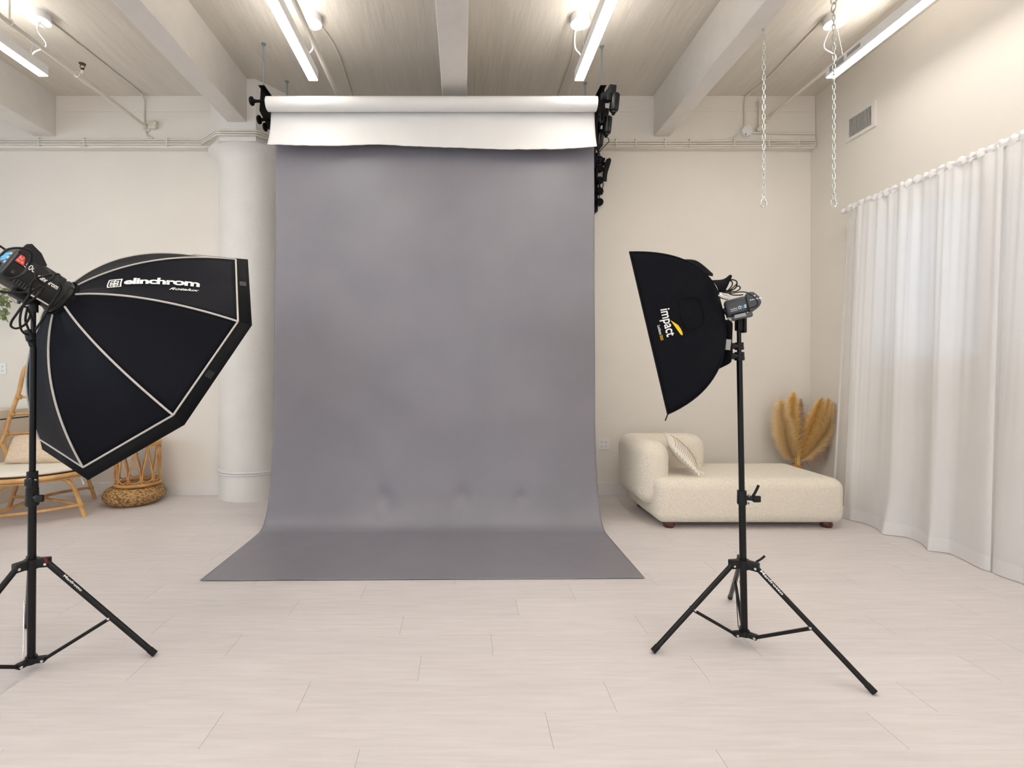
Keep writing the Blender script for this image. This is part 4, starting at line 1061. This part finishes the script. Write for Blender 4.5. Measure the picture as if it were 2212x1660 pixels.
# handle: two fins with a bar
for s in (-1, 1):
    b = MB(); x = .060*s
    b.prism([LP(x-.005, .05, -.249), LP(x-.005, .098, -.242), LP(x-.005, .110, -.230), LP(x-.005, .098, -.185), LP(x-.005, .068, -.145), LP(x-.005, .05, -.145)], U_*.010); b.build('handle_fin', M['blackp'], fh, smooth=False)
b = MB(); b.cyl(LP(-.06, .088, -.225), LP(.06, .088, -.225), .010, n=14); b.build('handle_bar', M['blackp'], fh)
# side print: body side facing camera at x=+.07
def side_text(body, z0, z1, y0, y1, m, bold=.02, sx=1.0, name='lettering', shear=0):
    t = text_bm(body, bold=bold, sx=sx, shear=shear); fit_bm(t, z0, z1, y0, y1)
    return place_text(t, fh, name, m, Bc, N, W2, U_*.0715)
side_text('500', -.205, -.165, .006, .030, M['print'], bold=.01)
side_text('elinchrom', -.148, -.066, -.004, .018, M['print'], bold=.03)
b = MB(); b.prism([LP(.0700, .044, -.238), LP(.0700, .044, -.222), LP(.0700, .008, -.206), LP(.0700, .008, -.240)], U_*.002); b.build('red_badge', M['red'], fh, smooth=False)
side_text('ELC', -.236, -.221, .026, .037, M['print'], bold=0).location = U_*.001
side_text('PRO HD', -.238, -.214, .013, .021, M['print'], bold=0).location = U_*.001
for i in range(9):
    b = MB(); z = -.20+i*.011; b.box(LP(.066, -.060, z), (.004, .022, .005), rot=Rm); b.build('cooling_slot', M['slot'], fh, smooth=False)
b = MB(); b.cyl(LP(.066, -.035, -.222), LP(.0715, -.035, -.222), .007, n=16); b.build('socket', M['slot'], fh)
# collar of the softbox with piping
b = MB(); b.grid(lambda u, t: LP((.088+.012*t+.008*math.cos(4*PI*2*u)*t)*math.cos(2*PI*u), (.088+.012*t+.008*math.cos(4*PI*2*u)*t)*math.sin(2*PI*u), -.012+.032*t), 64, 6, closed_u=True); b.build('collar_flap', M['lip'], ob, angle=180, solid=.003)
b = MB(); b.tube([LP((.101+.008*math.cos(4*PI*2*k/64))*math.cos(2*PI*k/64), (.101+.008*math.cos(4*PI*2*k/64))*math.sin(2*PI*k/64), .021) for k in range(64)], .0042, n=8, closed=True); b.build('collar_piping', M['pipe'], ob)
b = MB(); b.box(LP(.066, -.078, -.09), (.004, .006, .07), rot=Rm); b.build('pull_tab', M['pipe'], ob, smooth=False)
# tilt bracket
b = MB(); q = axL(1.60); b.box(q+V(0, 0, .02), (.035, .04, .075), bev=.006); b.box(LP(0, -.085, -.13), (.05, .03, .07), rot=Rm, bev=.005); b.box(q+V(-.026, -.005, .012), (.012, .03, .06), bev=.004); b.cyl(q+V(-.045, -.01, .03), q+V(.05, -.01, .03), .011, n=16); b.cyl(q+V(.0, 0, -.05), q+V(0, 0, 0), .017, n=20); tb = b.build('tilt_bracket', M['blackp'], fh, angle=40)
b = MB(); b.box(q+V(-.040, -.02, .018), (.012, .012, .07), rot=Matrix.Rotation(.2, 3, 'Y'), bev=.004); b.build('locking_lever', M['grey'], tb)
# cables
def cable(P, name='power_cable', o=None, r=.0042):
    b = MB(); b.tube([at(*p) for p in P], r, n=8, smooth=8); return b.build(name, M['rubber'], o)
cf = thing('coiled_cable', 'black power cable looped over the left flash head and hanging in coils', 'cable', at(40, 650, 1.95))
cable([(-25, 565, 1.85), (0, 552, 1.80), (15, 540, 1.78), (35, 536, 1.78), (55, 538, 1.80), (66, 545, 1.82), (67, 560, 1.84), (60, 575, 1.84), (52, 590, 1.80), (35, 600, 1.76), (15, 602, 1.74), (-5, 592, 1.74)], 'cable_loop', cf)
cable([(-20, 520, 1.80), (0, 532, 1.82), (12, 540, 1.83)], 'cable_loop', cf)
cable([(67, 562, 1.86), (75, 572, 1.87), (77, 590, 1.86), (80, 603, 1.87), (92, 615, 1.90), (92, 625, 1.9), (80, 640, 1.92), (60, 655, 1.93), (48, 662, 1.93), (35, 680, 1.95), (25, 695, 1.95), (24, 705, 1.95), (35, 710, 1.96), (52, 703, 1.97), (62, 690, 1.98), (66, 678, 1.99)], 'cable_loop', cf)
cable([(130, 600, 1.95), (127, 593, 1.95), (118, 593, 1.94), (90, 598, 1.90), (75, 605, 1.88), (66, 618, 1.88), (64, 635, 1.90), (55, 650, 1.92), (47, 668, 1.94), (43, 690, 1.95), (45, 710, 1.96), (52, 720, 1.97), (62, 724, 1.99)], 'cable_loop', cf)
cable([(90, 578, 1.94), (102, 580, 1.94), (112, 592, 1.93), (118, 600, 1.93), (128, 612, 1.93), (131, 625, 1.95), (122, 640, 1.96), (108, 662, 1.98), (95, 685, 2.03), (82, 705, 2.06), (72, 720, 2.07), (70, 735, 2.08)], 'cable_loop', cf)
cable([(118, 596, 1.93), (105, 608, 1.91), (85, 620, 1.90), (68, 630, 1.90), (40, 633, 1.88), (15, 632, 1.85), (-10, 628, 1.83)], 'cable_loop', cf)
cable([(47, 662, 1.95), (58, 665, 1.96), (66, 680, 1.98), (72, 700, 2.02), (72, 718, 2.05)], 'cable_loop', cf)
cable([(60, 662, 1.95), (55, 690, 1.97), (60, 708, 1.99), (66, 720, 2.01)], 'cable_loop', cf)
b = MB(); p = at(64, 725, 2.06); b.box(p, (.028, .022, .05), rot=Matrix.Rotation(-.25, 3, 'Y'), bev=.005); b.cyl(p+V(0, 0, -.025), p+V(.008, 0, -.045), .008); b.build('plug', M['blackp'], cf)

# ---- right stand
L2 = thing('light_stand', 'black light stand on the right, holding the rectangular softbox', 'light stand', (1.332, 2.325, 0))
feetR = [(.8707, 2.255, 0), (1.6487, 1.967, 0), (1.5132, 2.785, 0)]
axR = stand(L2, (1.332, 2.325), feetR, .385, .055, [(.045, .70, .0150), (.70, 1.37, .0125), (1.37, 1.50, .0095)], (-.018, 0), 0, .5, None, foot_r=.0115)
collar(L2, axR, .665, .73, .020, (.85, -.5, .0), M['blackp'])
collar(L2, axR, 1.395, 1.43, .019, (-.9, -.4, 0), M['blackp'])
collar(L2, axR, 1.345, 1.385, .021, (-.9, -.4, 0), M['blackp'])
b = MB(); b.tube([axR(.70)+V(.035, -.02, 0), axR(.72)+V(.05, -.025, .01), axR(.75)+V(.062, -.03, .012)], .006, n=8, smooth=4); b.build('clamp_handle', M['blackp'], L2)
b = MB(); b.cyl(axR(.712)+V(.018, -.022, 0), axR(.712)+V(.02, -.028, 0), .006, n=12); b.cyl(axR(.675)+V(.018, -.022, 0), axR(.675)+V(.02, -.028, 0), .005, n=12); b.build('bolt_head', M['chrome'], L2)
b = MB(); b.tube([axR(.40)+V(.05, -.02, 0), axR(.41)+V(.07, -.025, .005), axR(.42)+V(.085, -.03, .012)], .005, n=8, smooth=4); b.build('release_lever', M['blackp'], L2)
for s in (-1, 1):
    b = MB(); b.cyl(axR(.07)+V(.0+.012*s, .03, 0), V(1.43+.012*s, 2.56, .20), .002, n=8); b.build('thin_rod', M['black'], L2)
word_on_leg(L2, axR, .385, feetR[1], (1.332, 2.325), 'Manfrotto', .03, .24, .012, .0115)

# ---- rectangular softbox
phi = math.radians(26); th = .2155
H = V(1.228, 2.32, 1.543); n2 = V(-math.cos(phi)*math.cos(th), math.sin(phi)*math.cos(th), -math.sin(th))
s2 = V(math.sin(phi), math.cos(phi), 0); v2 = s2.cross(n2); v2 = v2 if v2.z > 0 else -v2
Wd, Hd, Ld = .46, .765, .317
Fc = H+n2*Ld
cor = [(-1, 1), (-1, -1), (1, -1), (1, 1)]   # near-top, near-bottom, far-bottom, far-top
def rib2(i, t):
    a, c = cor[i]
    # bulging ribs : lateral offset grows quickly, depth later
    k = .05
    lat = (1-t)**2*.10+2*t*(1-t)*.80+t*t*1.0
    dep = (1-t)**2*(-.02)+2*t*(1-t)*.05+t*t*1.0
    return H+n2*(dep*Ld)+s2*(a*lat*Wd/2)+v2*(c*lat*Hd/2+.065*(1-t)**2)
def pan2(i, t, s, off=0):
    j_ = (i+1) % 4; p = rib2(i, t)*(1-s)+rib2(j_, t)*s
    ctr = H+n2*((p-H).dot(n2)); a1 = cor[i]; a2 = cor[j_]
    on = (s2*(a1[0]+a2[0])+v2*(a1[1]+a2[1])).normalized()
    wr = .007*noise.noise(V(p.x*7, p.y*7, p.z*7))+.006*noise.noise(V(p.x*3+7, p.y*3, p.z*10))
    return p+on*((-.012+wr)*math.sin(PI*s)*math.sin(PI*t)+off)-n2*off*.3
sb_ = thing('rectangular_softbox', 'black rectangular softbox on the right stand, tilted down to the left', 'softbox', Fc)
for i in range(4):
    b = MB(); b.grid(lambda u, t: pan2(i, t, u), 24, 30); b.build('fabric_panel', M['fab2'], sb_, angle=180, solid=.002)
b = MB(); cs = [Fc+s2*(a*Wd/2)+v2*(c*Hd/2) for a, c in cor]
for i in range(4): b.tube([cs[i], cs[(i+1) % 4]], .004, n=8)
b.build('rim_edge', M['lip'], sb_)
b = MB(); b._add([c_-n2*.012-(c_-Fc)*.02 for c_ in cs], [(0, 1, 2, 3)]); b.build('front_diffuser', M['linen'], sb_, smooth=False, solid=.001)
for i in range(4):
    b = MB(); b.tube([rib2(i, t/20) for t in range(21)], .003, n=6); b.build('seam', M['lip'], sb_)
b = MB(); p = cs[1]; b.cyl(p, p+V(-.012, 0, -.03), .003, n=8); b.build('rod_tip', M['black'], sb_)
# square flap stitched on the near side
nn_ = None
b = MB(); pts_ = []
for q in range(28):
    a = 2*PI*q/28; c, s = math.cos(a), math.sin(a)
    pts_.append(pan2(0, .60+.12*abs(c)**.5*(1 if c > 0 else -1), .44+.12*abs(s)**.5*(1 if s > 0 else -1), .004))
b.tube(pts_, .0016, n=5, closed=True); b.build('stitched_flap', M['fab'], sb_)
# pointed flaps by the lamp
def flap(P, name='loose_flap'):
    b = MB(); b._add([at(*p) for p in P], [tuple(range(len(P)))]); return b.build(name, M['fab2'], sb_, solid=.003)
b = MB()
FA = [at(1538, 606, 2.24), at(1562, 604, 2.24), at(1577, 594, 2.22)]; FB = [at(1552, 632, 2.22), at(1566, 628, 2.21), at(1579, 600, 2.215)]
FA = crom(FA, 6); FB = crom(FB, 6)
b.grid(lambda u, t: FA[round(u*12)]*(1-t)+FB[round(u*12)]*t+V(0, -.012*math.sin(PI*t), 0), 13, 6); b.build('loose_flap', M['fab2'], sb_, angle=180, solid=.003)
b = MB(); FA = crom([at(1470, 561, 2.50), at(1505, 564, 2.46), at(1540, 592, 2.38)], 6); FB = crom([at(1500, 580, 2.42), at(1520, 592, 2.40), at(1540, 597, 2.36)], 6)
b.grid(lambda u, t: FA[round(u*12)]*(1-t)+FB[round(u*12)]*t, 13, 6); b.build('loose_flap', M['fab2'], sb_, angle=180, solid=.003)
# rear cloth below the lamp, gathered to the ring
b = MB(); FA = crom([at(1556, 688, 2.26), at(1576, 696, 2.27), at(1582, 730, 2.27)], 6); FB = crom([at(1546, 806, 2.30), at(1572, 785, 2.30), at(1585, 765, 2.30)], 6)
b.grid(lambda u, t: FA[round(u*12)]*(1-t)+FB[round(u*12)]*t+V(0, .02*math.sin(u*9), 0), 13, 10); b.build('rear_skirt', M['fab2'], sb_, angle=180, solid=.003)
b = MB(); b.box(at(1573, 745, 2.24), (.022, .003, .048), rot=Matrix.Rotation(.1, 3, 'Y')); b.build('care_tag', M['sticker'], sb_, smooth=False)
# silver ring peeking out
b = MB(); b.tube([at(1552, 636, 2.22), at(1560, 641, 2.22), at(1572, 644, 2.23)], .010, n=8, smooth=4); b.build('speed_ring_arm', M['chrome'], sb_)
# lettering: runs down the near side panel
def warp2(b, org, ex, ey, name, m, off=.004):
    mb = MB()
    bmesh.ops.triangulate(b, faces=b.faces[:])
    bmesh.ops.subdivide_edges(b, edges=[e for e in b.edges if e.calc_length() > .25], cuts=1)
    for v in b.verts:
        t = org[0]+ex[0]*v.co.x+ey[0]*v.co.y; s = org[1]+ex[1]*v.co.x+ey[1]*v.co.y
        v.co = pan2(0, t, s, off)
    mb._merge(b); return mb.build(name, m, sb_, smooth=False)
IT0, IS0, IT1, IS1 = .905, .38, .905, .56
t = text_bm('impact', bold=.015); fit_bm(t, 0, 1, 0, 1)
warp2(t, (IT0+.0, IS0), (0, IS1-IS0), (-.10, 0), 'lettering', M['print'])
t = text_bm('Luxbanx', bold=.01); fit_bm(t, 0, 1, 0, 1)
warp2(t, (.93, .475), (0, .06), (-.022, 0), 'lettering', M['print'])
t = text_bm('DUO', bold=.02); fit_bm(t, 0, 1, 0, 1)
warp2(t, (.93, .54), (0, .03), (-.022, 0), 'lettering', M['yellow'])
b = MB(); P = [(0, 0), (.35, .18), (.7, .38), (.88, .62), (.97, .85), (.95, 1), (.85, 1.02), (.7, .92), (.5, .66), (.25, .33)]
b._add([V(p[1], p[0]*.9, 0) for p in P], [tuple(range(len(P)))])
warp2(b.bm, (.82, .46), (0, .115), (-.085, 0), 'yellow_swoosh', M['yellow'], off=.0034)

# ---- flash head on the right stand
f2 = -n2      # pointing back
hs = V(-f2.y, f2.x, 0).normalized(); hs = -hs if hs.y > 0 else hs     # toward the camera
hu = f2.cross(hs); hu = hu if hu.z > 0 else -hu
def Q(a, s, u): return V(1.245, 2.30, 1.588)+(f2*a+hs*s+hu*u)*.84
Rq = Matrix((f2, hs, hu)).transposed()
h2 = thing('flash_head', 'compact grey flash head with ONE printed on its side, behind the rectangular softbox', 'flash head', Q(.08, 0, 0))
b = MB(); b.box(Q(.035, 0, 0), (0.0924, 0.0840, 0.0739), rot=Rq, bev=.014, seg=3); b.build('body', M['grey'], h2, angle=40)
b = MB(); pr2 = [(.088, -.046), (.088, .05), (.105, .058), (.128, .052), (.150, .018), (.152, -.012), (.140, -.030), (.11, -.044)]
b.prism([Q(a, -.052, u) for a, u in pr2], hs*.087); b.build('rear_housing', M['grey'], h2, smooth=False, bevel=.004)
b = MB(); b.box(Q(.05, .012, -.062), (0.0840, 0.0588, 0.0185), rot=Rq, bev=.004); b.build('battery_bay', M['panel'], h2, smooth=False)
b = MB(); b.box(Q(.04, .050, -.056), (0.0462, 0.0034, 0.0151), rot=Rq); b.build('silver_label', M['sticker'], h2, smooth=False)
for (a, u) in ((.118, .030), (.128, .030), (.105, .012), (.115, .012), (.125, .012), (.135, .012)):
    b = MB(); b.cyl(Q(a, .052, u), Q(a, .055, u), .0032, n=12); b.build('button', M['button'], h2)
b = MB(); b.cyl(Q(.146, .04, .010), Q(.152, .058, .010), .006, n=14); b.build('dial_knob', M['button'], h2)
def side2(body, a0, a1, u0, u1, m, shear=.2):
    t = text_bm(body, bold=.03, shear=shear); fit_bm(t, a0, a1, u0, u1); return place_text(t, h2, 'lettering', m, Q(0, 0, 0), f2*.84, hu*.84, hs*.0428)
side2('O', .040, .054, -.022, -.004, M['print']); side2('N', .054, .068, -.022, -.004, M['blue']); side2('E', .069, .081, -.022, -.004, M['print'])
side2('D-LITE RX', .002, .036, -.017, -.010, M['print'])
b = MB(); b.box(Q(.018, .0508, -.0235), (0.0286, 0.0008, 0.0017), rot=Rq); b.build('underline', M['print'], h2, smooth=False)
# tilt bracket
tp = axR(1.50)
b = MB(); b.box(tp+V(.004, 0, .035), (.034, .036, .10), bev=.006); b.box(tp+V(.018, -.01, .03), (.014, .03, .11), bev=.004); b.box(tp+V(-.02, 0, .065), (.07, .035, .03), bev=.006, rot=Matrix.Rotation(-.2, 3, 'Y')); tb2 = b.build('tilt_bracket', M['blackp'], h2, angle=40)
b = MB(); b.cyl(tp+V(-.06, -.035, .045), tp+V(-.05, -.015, .04), .011, n=16); b.cyl(tp+V(-.03, -.035, .045), tp+V(-.025, -.015, .045), .009, n=16); b.build('bolt_head', M['chrome'], tb2)
b = MB(); b.tube([tp+V(-.03, -.02, .045), tp+V(-.065, -.03, .06), tp+V(-.09, -.03, .085)], lambda t: .013-.004*t, n=10, smooth=5); b.build('locking_handle', M['blackp'], tb2)
c2 = thing('coiled_cable', 'thin black cable coiled above the right flash head', 'cable', at(1590, 630, 2.25))
def cab2(P): b = MB(); b.tube([at(*p) for p in P], .0026, n=7, smooth=8); b.build('cable_loop', M['rubber'], c2)
cab2([(1562, 632, 2.24), (1572, 628, 2.24), (1582, 615, 2.23), (1578, 607, 2.23), (1568, 612, 2.24), (1565, 622, 2.24), (1572, 629, 2.25), (1585, 620, 2.25), (1592, 612, 2.25), (1588, 606, 2.25), (1575, 605, 2.25)])
cab2([(1562, 633, 2.25), (1580, 628, 2.25), (1594, 618, 2.25), (1599, 623, 2.25), (1592, 629, 2.25), (1575, 632, 2.24), (1580, 637, 2.23), (1595, 638, 2.23), (1605, 637, 2.23)])
cab2([(1560, 631, 2.22), (1578, 634, 2.22), (1600, 631, 2.21), (1615, 633, 2.2), (1628, 642, 2.19), (1636, 652, 2.19), (1635, 660, 2.19), (1628, 664, 2.2), (1610, 667, 2.21)])
cab2([(1560, 630, 2.24), (1585, 625, 2.24), (1592, 615, 2.23), (1590, 607, 2.23), (1580, 604, 2.23), (1570, 605, 2.23)])
